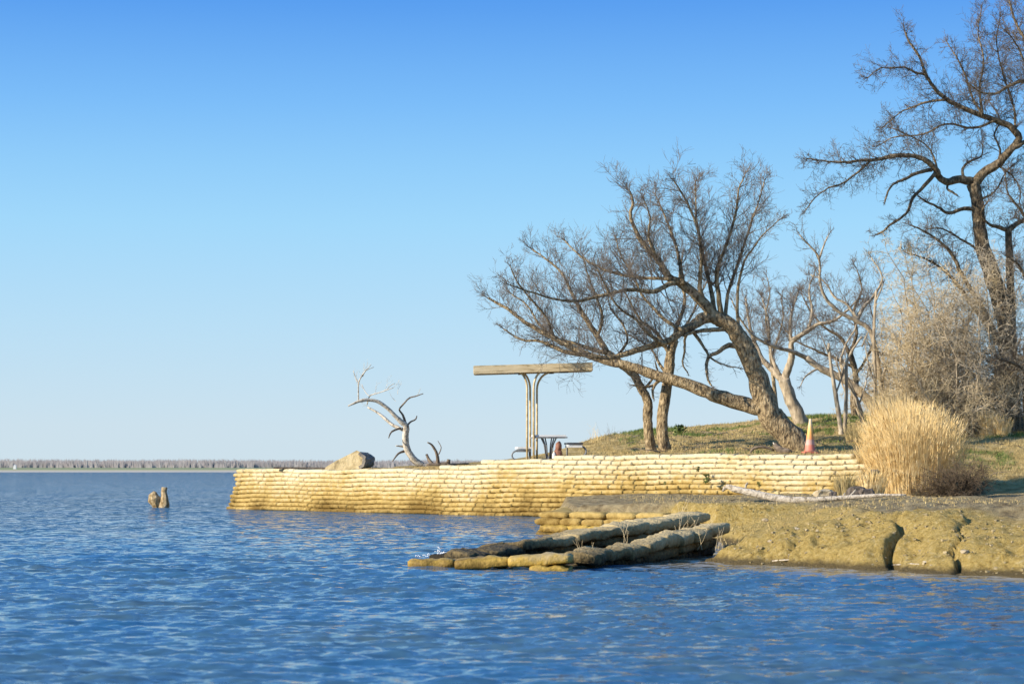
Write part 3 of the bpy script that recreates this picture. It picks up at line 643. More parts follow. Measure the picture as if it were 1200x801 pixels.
make_tree('bare_tree', 'mid sized bare tree forking low on the grassy rise behind the leaning tree', 'tree', 79,
    [(942, 500, 17), (933, 481, 15), (924, 461, 14), (919, 444, 14)],
    [([(919, 446), (906, 434), (893, 420), (885, 402), (878, 380), (874, 350)], 10, 2, 1.0, .3, 1.0, 2, .3, .3),
     ([(919, 446), (925, 429), (928, 415), (927, 403), (933, 396), (946, 388), (958, 380), (976, 376), (990, 366), (1004, 352)], 10, 2, -1.0, .28, 1.0, 2, .3, .3),
     ([(927, 404), (926, 384), (929, 362), (936, 340)], 5, 1.3, 1.0, .28, .9, 2, .1, .3),
     ([(914, 440), (905, 420), (902, 400), (900, 375), (893, 348)], 5, 1.3, .6, .28, 1.0, 2, .1, .3),
     ([(946, 388), (952, 365), (948, 340), (955, 318)], 4, 1.3, .9, .28, .9, 2, .1, .3)],
    dict(up=.2, spread=1.05, dens=1.6, kink=.34, rmin=.0055, stepk=.42), M['bark_pale'], M['twig'])
make_tree('bare_tree', 'pale bare tree leaning far left from the thicket over the rise', 'tree', 76,
    [(1042, 505, 15), (1030, 484, 13), (1012, 463, 11), (992, 446, 10), (976, 438, 9), (960, 430, 8), (945, 419, 7)],
    [([(945, 419), (926, 411), (908, 406), (884, 394), (868, 374), (858, 352)], 6, 1.6, -1.4, .3, .8, 2, .2, .25),
     ([(1036, 500), (1034, 460), (1028, 420), (1020, 388), (1004, 376), (988, 368), (975, 358), (966, 346), (961, 330), (960, 303), (948, 287), (937, 275)], 8, 1.6, -1.0, .3, .9, 2, .45, .2),
     ([(1006, 377), (993, 357), (978, 348), (966, 330), (950, 322)], 4, 1.3, .8, .28, .8, 2, .1, .2),
     ([(960, 303), (966, 286), (973, 272)], 2.5, 1, .3, .3, .6, 1, .1, .2),
     ([(1004, 376), (1012, 360), (1024, 346), (1034, 325), (1020, 300)], 5, 1.5, 1.0, .28, .9, 2, .1, .2),
     ([(992, 446), (985, 425), (992, 402), (1002, 385), (1010, 360)], 4, 1.3, .8, .28, .8, 2, .1, .2),
     ([(960, 431), (945, 440), (938, 452)], 3, 1.2, -.8, .3, .5, 1, .1, 0)],
    dict(up=.2, spread=.95, dens=1.0, kink=.26, rmin=.006), M['bark_pale'], M['twig'])
make_tree('bare_tree', 'tallest bare tree with wide crooked crown above the tan thicket', 'tree', 75,
    [(1190, 506, 24), (1184, 470, 21), (1182, 430, 20), (1180, 388, 20), (1170, 345, 20), (1158, 310, 18), (1150, 280, 16), (1147, 255, 14.5), (1144, 232, 14), (1140, 216, 15)],
    [([(1140, 218), (1152, 203), (1168, 193), (1182, 178), (1194, 162), (1183, 148), (1166, 141), (1150, 135), (1125, 125), (1105, 113), (1091, 98), (1083, 82), (1077, 65), (1066, 50), (1060, 36)], 12, 1.8, -1.5, .32, 1.0, 2, .45, .1),
     ([(1086, 88), (1073, 85), (1060, 79), (1046, 80), (1032, 80), (1017, 91)], 3.5, 1.3, (-1.1, -2), .24, .8, 2, .1, 0),
     ([(1108, 117), (1088, 119), (1071, 125), (1055, 132), (1035, 149)], 3.5, 1.3, (-1.1, .2), .24, .8, 2, .1, 0),
     ([(1152, 136), (1140, 115), (1130, 85), (1120, 65), (1110, 50)], 3.5, 1.3, (-.9, -.2), .28, .9, 2, .1, .15),
     ([(1182, 178), (1198, 168), (1215, 158), (1228, 150)], 6, 4, (-.6, 0), .5, .8, 2, .2, .1),
     ([(1138, 213), (1125, 210), (1111, 213), (1101, 208), (1096, 198), (1085, 188), (1070, 183), (1050, 182), (1028, 187), (1010, 188), (990, 190), (970, 189), (948, 186)], 11, 1.5, -2.0, .26, 1.0, 2, .4, .1),
     ([(1050, 183), (1035, 186), (1020, 189), (1005, 202), (987, 215), (970, 221), (955, 232), (944, 246)], 4, 1.2, (-1.2, -1.9), .26, .8, 2, .1, -.05),
     ([(1096, 203), (1083, 218), (1070, 232), (1062, 250), (1045, 262), (1036, 270), (1027, 275)], 5, 2, (-.7, -.3), .36, .6, 2, .3, -.1),
     ([(1092, 199), (1076, 202), (1062, 209), (1050, 214), (1042, 221), (1037, 237)], 5, 2, (-.7, -1.7), .4, .4, 1, .3, 0),
     ([(1112, 213), (1110, 221), (1117, 226), (1122, 229)], 3.5, 2, (-.3, -.6), .5, .3, 0, .3, 0),
     ([(1147, 247), (1130, 244), (1112, 250), (1098, 242), (1085, 236), (1072, 226)], 6, 1.5, -1.0, .3, .7, 2, .2, .1),
     ([(1192, 505), (1186, 440), (1186, 380), (1184, 330), (1183, 295), (1181, 268)], 12, 8, (.4, .4), .45, 1.0, 2, .3, .1),
     ([(1182, 270), (1170, 266), (1158, 262), (1150, 250), (1158, 235)], 6, 1.6, (.4, -.6), .3, .8, 2, .2, .1),
     ([(1182, 270), (1192, 262), (1206, 255), (1225, 240)], 7, 4, (.4, .8), .4, .8, 2, .2, .1),
     ([(1170, 400), (1153, 364), (1140, 343), (1127, 321), (1115, 297), (1100, 282), (1085, 272), (1068, 264)], 8, 1.6, -1.4, .26, .9, 2, .3, .1),
     ([(1160, 385), (1136, 353), (1116, 326), (1100, 312), (1082, 302), (1062, 296)], 6, 1.5, .6, .26, .9, 2, .2, .1),
     ([(1158, 312), (1142, 290), (1125, 280), (1105, 268), (1088, 268)], 4, 1.3, -.8, .3, .8, 2, .2, .1),
     ([(1168, 196), (1172, 175), (1165, 158), (1172, 140), (1160, 120)], 3.5, 1.2, (-.4, .8), .28, .8, 2, .2, .1),
     ([(1152, 136), (1148, 105), (1153, 70), (1146, 40), (1150, 12)], 3.5, 1.1, (-.9, .5), .24, .9, 2, .1, .1),
     ([(1190, 158), (1188, 125), (1176, 88), (1168, 50), (1172, 20)], 3.5, 1.1, (-.6, .9), .24, .9, 2, .1, .1),
     ([(1166, 141), (1140, 150), (1110, 145), (1080, 158), (1050, 160), (1030, 170)], 3.5, 1.1, (-.8, -.2), .24, .8, 2, .1, .05),
     ([(1168, 193), (1185, 205), (1196, 225), (1190, 250)], 3, 1.1, (-.3, .6), .26, .8, 2, .1, .05),
     ([(1101, 208), (1090, 175), (1068, 160), (1045, 150)], 3, 1.1, (-.6, .4), .24, .8, 2, .1, .1),
     ([(1145, 235), (1165, 225), (1180, 200), (1192, 190)], 3, 1.1, (-.2, .7), .26, .8, 2, .1, .1),
     ([(1130, 212), (1128, 198), (1138, 188), (1150, 183), (1152, 168)], 4, 1.4, (-.1, .9), .3, .7, 2, .2, .1)],
    dict(up=.10, spread=1.1, dens=1.6, kink=.36, rmin=.0055, stepk=.40), M['bark_dark'], M['twig_dark'], trunk_n=18)
make_tree('bare_tree', 'bare tree at the right edge with only its left branches in view', 'tree', 73,
    [(1212, 512, 22), (1208, 440, 19), (1212, 360, 17), (1218, 280, 15), (1222, 200, 13), (1224, 130, 11)],
    [([(1224, 130), (1212, 100), (1198, 95), (1182, 101), (1166, 110), (1150, 108), (1135, 98)], 7, 1.3, -1.0, .28, .9, 2, .2, .1),
     ([(1224, 135), (1215, 90), (1205, 55), (1192, 30), (1184, 8), (1180, -15)], 7, 1.3, .8, .24, 1.0, 2, .2, .1),
     ([(1215, 90), (1202, 75), (1190, 50), (1180, 38)], 4, 1.3, (-.2, -1.2), .24, .8, 2, .2, .1),
     ([(1218, 280), (1206, 262), (1196, 246), (1182, 228), (1178, 205)], 6, 1.5, -.9, .3, .9, 2, .2, .1),
     ([(1209, 445), (1198, 432), (1186, 425), (1170, 420)], 6, 2, -.8, .3, .8, 2, .2, .1),
     ([(1214, 340), (1204, 330), (1195, 312), (1180, 300)], 5, 1.5, -.9, .3, .9, 2, .2, .1),
     ([(1224, 130), (1240, 80), (1250, 20), (1256, -30)], 9, 3, .4, .4, 1.0, 2, .2, .1)],
    dict(up=.15, spread=1.1, dens=1.6, kink=.36, rmin=.0055, stepk=.40), M['bark_dark'], M['twig_dark'])
make_tree('bare_tree', 'dark crooked bare tree behind the thin bare stems, crown filling the gap by the thicket', 'tree', 82,
    [(1004, 503, 9), (1000, 470, 8), (1003, 440, 7.5), (996, 415, 7)],
    [([(996, 415), (985, 395), (968, 385), (950, 365), (940, 345)], 5, 1.3, .8, .3, 1.0, 2, .1, .1),
     ([(996, 415), (1004, 390), (1000, 365), (1010, 340), (1004, 315)], 5, 1.3, -.6, .3, 1.0, 2, .1, .1),
     ([(1000, 430), (975, 418), (955, 410), (932, 398), (915, 380)], 4, 1.2, .5, .3, .9, 2, .1, .1),
     ([(1002, 440), (1018, 415), (1025, 390), (1020, 360)], 4, 1.2, .5, .3, .9, 2, .1, .1)],
    dict(up=.12, spread=1.15, dens=1.7, kink=.38, rmin=.0055, stepk=.40), M['bark_dark'], M['twig_dark'], trunk_n=10)
make_tree('bare_tree', 'small faint bare tree farthest back, between the leaning trunk and the forked tree', 'tree', 88,
    [(912, 498, 5), (908, 460, 4.5), (904, 425, 4), (902, 400, 3.5)],
    [([(902, 400), (897, 370), (902, 345), (899, 325)], 3, 1, .4, .3, .9, 2, .1, .2),
     ([(904, 420), (912, 395), (918, 370), (915, 345)], 3, 1, .4, .3, .9, 2, .1, .2)],
    dict(up=.2, spread=1.0, dens=1.4, kink=.3, rmin=.006, stepk=.5), M['bark'], M['twig'], trunk_n=8)
saps = [([(986, 504, 6), (979, 462, 5), (974, 430, 4), (971, 402, 3)], 'leftmost thin bare stem standing beside the thicket, broken off at the top'),
        ([(990, 504, 5), (992, 462, 4.5), (992, 428, 4), (999, 410, 3), (1010, 394, 2)], 'thin bare stem leaning right, second from the left beside the thicket'),
        ([(1013, 504, 6), (1006, 474, 5), (997, 452, 4), (986, 428, 2.5)], 'thin bare stem leaning left at the thicket edge'),
        ([(1027, 506, 5), (1026, 450, 4.5), (1024, 395, 4), (1027, 340, 2.5)], 'tall upright thin stem at the left edge of the tan thicket'),
        ([(1037, 506, 5), (1034, 470, 4.5), (1033, 445, 4), (1041, 425, 2.5)], 'short pale stem just behind the golden grass clump')]
for i, (tp_, lab) in enumerate(saps):
    e = tp_[-1]
    make_tree('bare_sapling', lab, 'sapling', 74 + i * .3, tp_, [([(tp_[1][0], tp_[1][1]), (tp_[1][0] + (-1) ** i * 8, tp_[1][1] - 22), (tp_[1][0] + (-1) ** i * 12, tp_[1][1] - 45)], 2.5, 1, .4, .35, .6, 1, .1, .1),
        ([(e[0], e[1] + 12), (e[0] - (-1) ** i * 8, e[1] - 8)], 2, 1, -.3, .3, .6, 1 if i else 0, .1, .1)], dict(up=.1, spread=1.0, dens=.9, kink=.3, rmin=.006), M['bark_pale'], M['twig'], group='thin bare stems beside the thicket', trunk_n=8)

# tangled tan thicket: many-stemmed leafless shrubs and vines
def thicket(label, x, y, d, hpx, wpx, stems, matn, dens=1.0, lean=0):
    b0 = P(x, y, d); b0.z = H(b0.x, b0.y); t = thing('leafless_shrub', label, 'shrub', b0, 'tan leafless shrubs of the thicket')
    m = MB(b0); C = Crown(b0, up=.0, spread=1.3, dens=1.0, kink=.42, rmin=.0070)
    for i in range(stems):
        hh = hpx * d / F * U(.35, 1.0); wx = wpx * d / F * U(-.75, .75) * (1.25 - .5 * hh / (hpx * d / F)) + lean * hh; wy_ = U(-1.6, 1.6); st = b0 + Vector((U(-.5, .5) + wx * .2, U(-.5, .5), -.1))
        pts = [(st, .032)]
        for k in range(1, 7):
            tt = k / 6; pts.append((st + Vector((wx * tt ** 1.2 * .9 + U(-.22, .22), wy_ * tt + U(-.2, .2), hh * (1 - (1 - tt) ** 1.6) * .95)), (.032 * (1 - tt) + .007)))
        pp = spline(pts, 2, .03); m.tube([q[0] for q in pp], [q[1] for q in pp], 5, False); C.along(pp, .20, 1.0, 2, .10, True, -.05)
    m.build('stem', M['bark_pale'], t); C.mb.build('twigs', M[matn], t, True, 'stuff'); print('thicket', C.count)
thicket('tan leafless shrub at the left of the thicket, above the golden grass', 1066, 506, 74, 210, 66, 12, 'twig_tan')
thicket('tallest tan leafless shrub in the middle of the thicket', 1100, 504, 75, 235, 95, 15, 'twig_tan')
thicket('tan leafless shrub tangled round the foot of the tallest tree', 1140, 504, 73.5, 225, 105, 15, 'twig_grey')
thicket('greyish tangle of vines on the trunk at the right edge of the thicket', 1182, 503, 74, 240, 75, 14, 'twig_grey')
thicket('sparse tan shrub between the leaning pale tree and the thicket', 1036, 506, 75.5, 165, 55, 6, 'twig_tan')
thicket('low tan shrub filling the gap between the thicket shrubs', 1115, 504, 72.5, 85, 100, 6, 'twig_tan')

# ------------------------------------------------------------------ driftwood, slab, stumps
def wood(name, label, cat, base, parts, matdef):
    t = thing(name, label, cat, base)
    for nm_, pts, d0, d1, mt in parts:
        pp = spline(px_path(pts, d0, d1), 3, .004); m = MB(base); m.tube([q[0] for q in pp], [q[1] for q in pp], 12 if len(pts) > 7 else 6, True, .2); m.build(nm_, M[mt or matdef], t)
    return t
D = 72.6
dtree = wood('driftwood_tree', 'bleached dead tree arching left from the top of the wall', 'dead tree', P(495, 546, D), [
    ('trunk', [(500, 547, 9), (493, 544, 8.5), (484, 537, 8), (477, 525, 8), (475, 511, 7.5), (476, 499, 7), (470, 494, 6), (463, 487, 5), (454, 478, 4.2), (444, 471, 3.8), (434, 468.5, 3.8), (427, 468.5, 4), (418, 471, 3), (408, 475.5, 1.6)], D, D - .8, None),
    ('limb', [(472, 503, 4.5), (467, 501, 4), (459, 497, 3.5), (450, 489, 3.4), (440.5, 482, 2.6), (431, 477, 1.6)], D, D + .6, None),
    ('limb', [(420, 470, 1.9), (420, 458, 1.5), (420.5, 447.5, 1.5), (425.6, 438, 1.2), (435, 427, .8)], D - .7, D - 1, None),
    ('limb', [(420.5, 449, 1.2), (417, 443, 1.0), (414, 434, .8)], D - .8, D - .6, None),
    ('limb', [(425, 441, 1.0), (429, 434, .9), (438, 430, .7)], D - .9, D - .7, None),
    ('limb', [(430, 474, 1.6), (433, 464, 1.4), (439, 461.5, 1.4), (450, 458, 1.2), (461, 454, .8)], D - .5, D - 1, None),
    ('limb', [(433, 464, 1.0), (428, 459, .9), (424, 450, .8)], D - .6, D - .3, None),
    ('limb', [(452, 458, .9), (457, 452, .8), (463, 449, .6)], D - .8, D - .8, None),
    ('limb', [(476, 498, 3.4), (472, 486, 2.6), (468, 480, 2.2), (472, 474, 2.1), (480, 466, 2.0), (487, 464, 1.5), (496, 461, .9)], D, D - .7, 'driftwood_dark'),
    ('limb', [(477, 499, 2.6), (481, 494, 2.0), (487, 491, 1.8), (488.5, 487, 1.2)], D, D + .3, 'driftwood_dark'),
    ('limb', [(469, 501.5, 2.6), (459, 505.5, 2), (455.5, 513, 1.2)], D, D - .6, 'driftwood_dark'),
    ('limb', [(475, 528, 3.2), (467, 531, 2.4), (460, 540, 1.6)], D, D - .6, 'driftwood_dark'),
    ('limb', [(474, 523, 2.6), (464, 522, 1.4)], D, D - .3, None)], 'driftwood')
C = Crown(dtree.location, up=.1, spread=.8, dens=.9, kink=.28, rmin=.0045)
for (x, y, dd_, vx, vz, L_) in ((420, 452, -.8, -.5, 1, .55), (421, 445, -.8, .6, 1, .6), (426, 438, -.9, .2, 1, .45), (439, 461, -.7, .3, 1, .45), (450, 458, -.8, .8, .7, .5), (461, 454, -.9, 1, .4, .35), (425, 455, -.4, -.6, .7, .4), (466, 462, -.5, .1, 1, .5), (464, 470, -.4, -.5, .5, .4), (487, 464, -.6, 1, .5, .35), (432, 476, .4, -1, .1, .3)):
    C.grow(P(x, y, D + dd_), Vector((vx, U(-.3, .3), vz)).normalized(), L_, .008, 1)
C.mb.build('twigs', M['driftwood'], dtree, True, 'stuff')
wood('driftwood_stump', 'small dark forked stump lying at the foot of the bleached dead tree', 'stump', P(512, 546, D), [
    ('stem', [(513, 546, 6), (513, 538, 4.5), (511, 529, 3.2), (506, 521, 2.4), (501, 518, 1.6)], D - .2, D - .5, None),
    ('stem', [(508, 545, 5), (503, 539, 4), (500, 532, 3)], D - .2, D, None),
    ('root', [(500, 545, 4), (512, 544, 5), (524, 543, 5), (526, 538, 4)], D - .3, D - .2, None),
    ('root', [(524, 544, 3), (534, 543.5, 2), (546, 543, 2.2), (551, 544, 1.5)], D - .3, D + .2, None),
    ('twig', [(514, 532, 1.5), (517, 524, 1), (513, 516, .6)], D - .4, D - .4, None)], 'driftwood_dark')
# tilted slab
def slab():
    c = P(405, 550, 75.0); t = thing('concrete_slab', 'broken tan concrete slab tipped up on top of the wall', 'slab', c)
    ax = Vector((.93, -.30, 0)).normalized(); nr = Vector((-.30, -.93, 0)).normalized(); rs_ = random.Random(3)
    prof_ = [(-.86, -.05), (-.80, .12), (-.35, .34), (.05, .52), (.42, .70), (.60, .62), (.72, .46), (.70, .22), (.55, .02), (.1, -.03)]
    V = []; Fc = []; n_ = len(prof_); dep = [0, .3, .6, .9]
    for j, q in enumerate(dep):
        for (a, z) in prof_:
            V.append(ax * (a + rs_.uniform(-.035, .035)) - nr * (q + rs_.uniform(-.03, .03)) + Vector((0, 0, z * (1 - .08 * j) + rs_.uniform(-.03, .03))))
    for j in range(3):
        for k in range(n_): a = j * n_ + k; b = j * n_ + (k + 1) % n_; Fc.append((a, a + n_, b + n_, b))
    Fc.append(tuple(range(n_))); Fc.append(tuple(3 * n_ + k for k in range(n_))[::-1])
    o = obj('slab_body', V, Fc, M['concrete'], t, False)
    # broken, rough right end
    V = []; Fc = []
    for i in range(8):
        for k in range(8):
            u = i / 7; w_ = k / 7; base_ = ax * (.50 + .26 * math.sin(math.pi * u) ** .6 + rs_.uniform(0, .09)) - nr * (w_ * .9 - .02); V.append(base_ + Vector((0, 0, .02 + u * .64 * (1 - .05 * w_))))
    for i in range(7):
        for k in range(7): a = i * 8 + k; Fc.append((a, a + 1, a + 9, a + 8))
    o = obj('broken_end', V, Fc, M['concrete_edge'], t, False); mdf = o.modifiers.new('s', 'SOLIDIFY'); mdf.thickness = .12; mdf.offset = -1
slab()
def rock(name, label, cat, c, sz, m_, seed=0, group=None, sub=3, rz=0, rough=.35):
    import bmesh
    bm = bmesh.new(); bmesh.ops.create_icosphere(bm, subdivisions=sub, radius=1); 
    for v in bm.verts:
        q = v.co.copy(); s_ = 1 + rough * mnoise.noise(q * 1.6 + Vector((seed * 7.1, 0, 0))) + rough * .4 * mnoise.noise(q * 4 + Vector((0, seed, 0)))
        q = Vector([math.copysign(abs(a) ** .75, a) for a in q]); v.co = Vector((q.x * sz[0] * s_, q.y * sz[1] * s_, q.z * sz[2] * s_))
    me = bpy.data.meshes.new(name); bm.to_mesh(me); bm.free(); me.materials.append(M[m_]); o = bpy.data.objects.new(name, me); COL.objects.link(o); o.location = c; o.rotation_euler = (0, 0, rz)
    return tag(o, label, cat, group)
def gp(x, y, d, dz=0): v = P(x, y, d); v.z = H(v.x, v.y) + dz; return v
rock('tan_block', 'squared tan stone block lying behind the middle of the long driftwood log', 'rock', gp(966, 578, 52, .08), (.24, .16, .12), 'tan_rock', 1)
rock('dark_boulder', 'largest dark boulder beside the golden grass behind the driftwood log', 'boulder', gp(1004, 575, 52, .12), (.24, .2, .20), 'dark_rock', 2, 'dark boulders at the end of the bag wall')
rock('dark_boulder', 'flatter dark boulder touching the right side of the largest one', 'boulder', gp(1016, 577, 51.5, .08), (.18, .16, .13), 'dark_rock', 3, 'dark boulders at the end of the bag wall')
rock('dark_boulder', 'small dark stone right of the tan block behind the log', 'boulder', gp(976, 579, 51, .05), (.09, .1, .09), 'dark_rock', 4, 'dark boulders at the end of the bag wall')
rock('dark_boulder', 'dark stone lodged in the middle courses at the end of the bag wall', 'boulder', P(1010, 561, 58.2), (.14, .12, .09), 'dark_rock', 5, 'dark boulders at the end of the bag wall')
rock('dark_boulder', 'uppermost dark stone lodged among the bags near the golden grass', 'boulder', P(1025, 553, 58.2), (.14, .12, .08), 'dark_rock', 6, 'dark boulders at the end of the bag wall')
lg = [(847, 575, 2.5), (852, 570, 6), (864, 573.5, 8), (880, 577, 8.5), (905, 582.5, 9), (930, 585.5, 8), (958, 584.5, 7), (1000, 582, 5), (1030, 580, 4), (1062, 579.5, 1.5)]
wood('driftwood_log', 'long whitish driftwood log lying along the dirt ledge below the bag wall', 'log', P(930, 588, 49), [
    ('log', lg, 51, 49, None), ('spur', [(872, 576, 3), (874, 569, 2.4), (876, 565, 1.5)], 50.6, 50.6, None), ('spur', [(996, 581, 2.6), (1000, 577, 2), (1003, 573, 1.2)], 49.5, 49.5, None),
    ('spur', [(885, 578, 2), (892, 573, 1.4), (898, 575, .8)], 50.5, 50.5, 'driftwood_dark'), ('spur', [(988, 581, 2), (990, 577, 1.2)], 49.6, 49.6, None)], 'driftwood_log')
wood('fallen_log', 'short dark fallen log by the foot of the leaning tree', 'log', P(917, 531, 65), [
    ('log', [(908, 521, 6), (913, 526, 9), (920, 528, 9), (926, 529, 6)], 65, 64.6, 'driftwood_dark'), ('spur', [(909, 523, 3), (906, 518, 1.5)], 65, 65, None)], 'driftwood')
wood('curved_root', 'dark arched root on the dry grass left of the short fallen log', 'root', P(890, 531, 65), [
    ('root', [(879, 531, 3), (882, 526, 3.2), (889, 523.5, 3.4), (898, 524, 3), (907, 527, 2)], 65, 65, None)], 'driftwood_dark')
# twin-pronged snag in open water
dS = F * CH / (594 - HOR); sb = P(187, 594, dS); sb.z = 0
SG0 = sb
sg = thing('broken_stump', 'weathered two-pronged stump standing alone in the open water', 'stump', sb)
m = MB(sb); m.tube([P(187, 598, dS), P(184.5, 589, dS), P(181, 584, dS), P(180, 579.5, dS), P(181.5, 575.5, dS)], [.20, .27, .26, .19, .06], 9, True, .35); m.build('prong', M['stump'], sg, False)
m = MB(sb); m.tube([P(191, 599, dS - .1), P(192.6, 590, dS - .1), P(192.8, 583, dS - .1), P(192.2, 576, dS - .1), P(192.6, 570.5, dS - .1)], [.24, .22, .16, .11, .12], 9, True, .3); m.build('prong', M['stump'], sg, False)

m = MB(SG0); m.tube([P(182.5, 597, dS), P(186, 591.5, dS), P(189, 590.5, dS), P(193, 596, dS)], [.16, .17, .17, .17], 9, True, .3); m.build('root_crown', M['stump'], sg, False)
# ------------------------------------------------------------------ picnic shelter
d = 70.0; s1 = d / F
shb = P(623, 541.5, d); shb.z = H(shb.x, shb.y) - .03
st = thing('picnic_shelter', 'tan picnic shelter with flat roof on curved pipe posts behind the wall', 'shelter', shb)
zr = P(0, 437, d).z
def pipe(xb, xt, dd, side):
    m = MB(shb); x0 = (xb - 600) * s1; xt = (xt - 600) * s1; y = d + dd; zb = shb.z - .1; zt = zr + .05; zc = P(0, 456, d).z; pts = [Vector((x0, y, zb)), Vector((x0, y, (zb + zc) / 2)), Vector((x0, y, zc))]
    for k in range(1, 9):
        a = math.pi / 2 * k / 8; pts.append(Vector((x0 + (xt - x0) * (1 - math.cos(a)), y, zc + (zt - zc) * math.sin(a))))
    m.tube(pts, [.036] * len(pts), 12); m.build('post', M['post_paint'], st)
pipe(617.6, 605, -.45, -1); pipe(621.4, 610, .45, -1); pipe(625.2, 637, -.45, 1); pipe(629.4, 647, .45, 1)
tilt = math.atan2(4, 139)
xc = (624.5 - 600) * s1
def rb(cx, cy, cz, sz, nm, jit=0.004, mt='roof_wood'):
    m = MB(shb); m.box(Vector((xc + cx, d + cy, zr + .14 + cz + math.sin(tilt) * cx)), sz, 0, -tilt, jit); return m.build(nm, M[mt], st, False)
rb(0, -.62, 0, (4.02, .10, .27), 'fascia'); rb(0, .62, 0, (4.02, .10, .27), 'fascia')
rb(-1.98, 0, 0, (.09, 1.12, .24), 'end_board'); rb(1.98, 0, 0, (.09, 1.12, .24), 'end_board')
for i in range(13): rb(-1.86 + i * .31, 0, .10, (.285, 1.13, .035), 'roof_board', .002)
rb(0, -.2, -.05, (3.8, .09, .12), 'beam'); rb(0, .2, -.05, (3.8, .09, .12), 'beam')
for q in (-.57, -.42, .37, .65):
    rb(q, -.45 if q in (-.57, .37) else .45, -.15, (.16, .14, .03), 'bracket', mt='steel')
rb(1.05, -.45, -.16, (.30, .12, .05), 'bracket', mt='driftwood_dark')
def ztab(y): return P(0, y, d).z
tb = P(643, 535, d); tb.z = H(tb.x, tb.y) - .02
tt = thing('picnic_table', 'white topped picnic table on splayed pipe legs under the shelter', 'table', tb)
zt = ztab(510.5)
for (xq, yq) in ((617.6, -.45), (621.4, .45), (625.2, -.45), (629.4, .45)):
    m = MB(shb); m.box(Vector(((xq - 600) * s1, d + yq, shb.z + .02)), (.22, .22, .07), 0, 0, .004); m.build('footing', M['concrete'], st, False)
m = MB(tb); m.box(Vector((tb.x, d, zt)), (1.12, .75, .06), .1); m.build('tabletop', M['white_paint'], tt, False)
m = MB(tb); m.box(Vector((tb.x, d, zt - .055)), (1.2, .82, .04), .1); m.build('table_frame', M['steel'], tt, False)
for (a, b_) in ((-.26, -.2), (-.12, .2), (.10, -.2), (.26, .2), (-.2, .22), (.18, -.22)):
    m = MB(tb); m.tube([Vector((tb.x + a, d + b_, zt - .07)), Vector((tb.x + a * .6, d + b_ * .6, zt - .3)), Vector((tb.x + a * .25, d + b_ * .3, tb.z - .03))], [.022] * 3, 8); m.build('leg', M['steel'], tt)
m = MB(tb); m.tube([Vector((tb.x, d, tb.z - .1)), Vector((tb.x, d, tb.z + .14))], [.10, .08], 10); m.build('foot', M['steel'], tt)
def bench(label, xa, xb, y, mt, sgn, dd):
    xm = (xa + xb) / 2; b0 = P(xm, y, d + dd); gz = H(b0.x, b0.y); b0 = Vector((b0.x, b0.y, gz)); z = ztab(y); bt = thing('curved_leg_bench', label, 'bench', b0, 'benches under the shelter')
    w = (xb - xa) * s1
    m = MB(b0); m.box(Vector((b0.x, b0.y, z - .03)), (w, .9, .06), .1); m.build('seat', M[mt], bt, False)
    m = MB(b0); m.box(Vector((b0.x, b0.y - .02, z - .12)), (w * .9, .8, .09), .1); m.build('seat_rail', M['white_paint' if mt == 'dark_seat' else 'steel'], bt, False)
    for q in (-.3, .3):
        ex = b0.x + sgn * w * .5; pts = []
        for k in range(9):
            a = math.pi * (.5 - k / 8 * .95); pts.append(Vector((ex - sgn * .05 + sgn * math.cos(a) * .20, b0.y + q, (z - .12 + gz) / 2 + math.sin(a) * (z - .12 - gz) / 2)))
        m = MB(b0); m.tube(pts, [.026] * len(pts), 8); m.build('leg', M['steel'], bt)
    m = MB(b0); m.tube([Vector((b0.x - sgn * w * .42, b0.y, z - .12)), Vector((b0.x - sgn * w * .42, b0.y, gz - .05))], [.03, .03], 8); m.build('leg', M['steel'], bt)
bench('white topped bench with curved legs left of the shelter posts', 605, 622, 523.5, 'white_paint', -1, .2)
bench('dark topped bench with curved legs right of the picnic table', 663, 681.5, 518.5, 'dark_seat', 1, -.2)
# rust-coloured bundle and white jug by the table
v0 = P(654.5, 528, d - .5); v0.z = H(v0.x, v0.y)
bn = thing('rust_bundle', 'rust red bundle slumped between the table and the dark bench', 'bundle', v0)
import bmesh as _b
def blob(name, c, sz, m_, parent, seed, amp=.25):
    bm = _b.new(); _b.ops.create_icosphere(bm, subdivisions=3, radius=1)
    for v in bm.verts:
        q = v.co.copy(); s_ = 1 + amp * mnoise.noise(q * 1.8 + Vector((seed, 0, 0))) + amp * .5 * mnoise.noise(q * 5); v.co = Vector((q.x * sz[0], q.y * sz[1], q.z * sz[2])) * s_
    me = bpy.data.meshes.new(name); bm.to_mesh(me); bm.free(); me.materials.append(M[m_]); me.polygons.foreach_set('use_smooth', [True] * len(me.polygons)); o = bpy.data.objects.new(name, me); COL.objects.link(o); o.parent = parent; o.location = Vector(c) - Vector(parent.location); return o
zb = P(0, 523, d).z
blob('sack', Vector((v0.x, v0.y, zb)), (.115, .12, .17), 'rust_cloth', bn, 3)
blob('sack', Vector((v0.x - .01, v0.y, (zb + v0.z) / 2 - .05)), (.14, .14, .2), 'rust_cloth', bn, 5)
j0 = P(649.3, 534, d - .6); j0.z = H(j0.x, j0.y); jg = thing('white_jug', 'small white jug on the ground under the picnic table edge', 'jug', j0)
m = MB(j0); m.tube([j0 + Vector((0, 0, q)) for q in (0, .02, .16, .20, .23, .26)], [.05, .065, .065, .05, .025, .025], 12); m.build('body', M['white_paint'], jg)

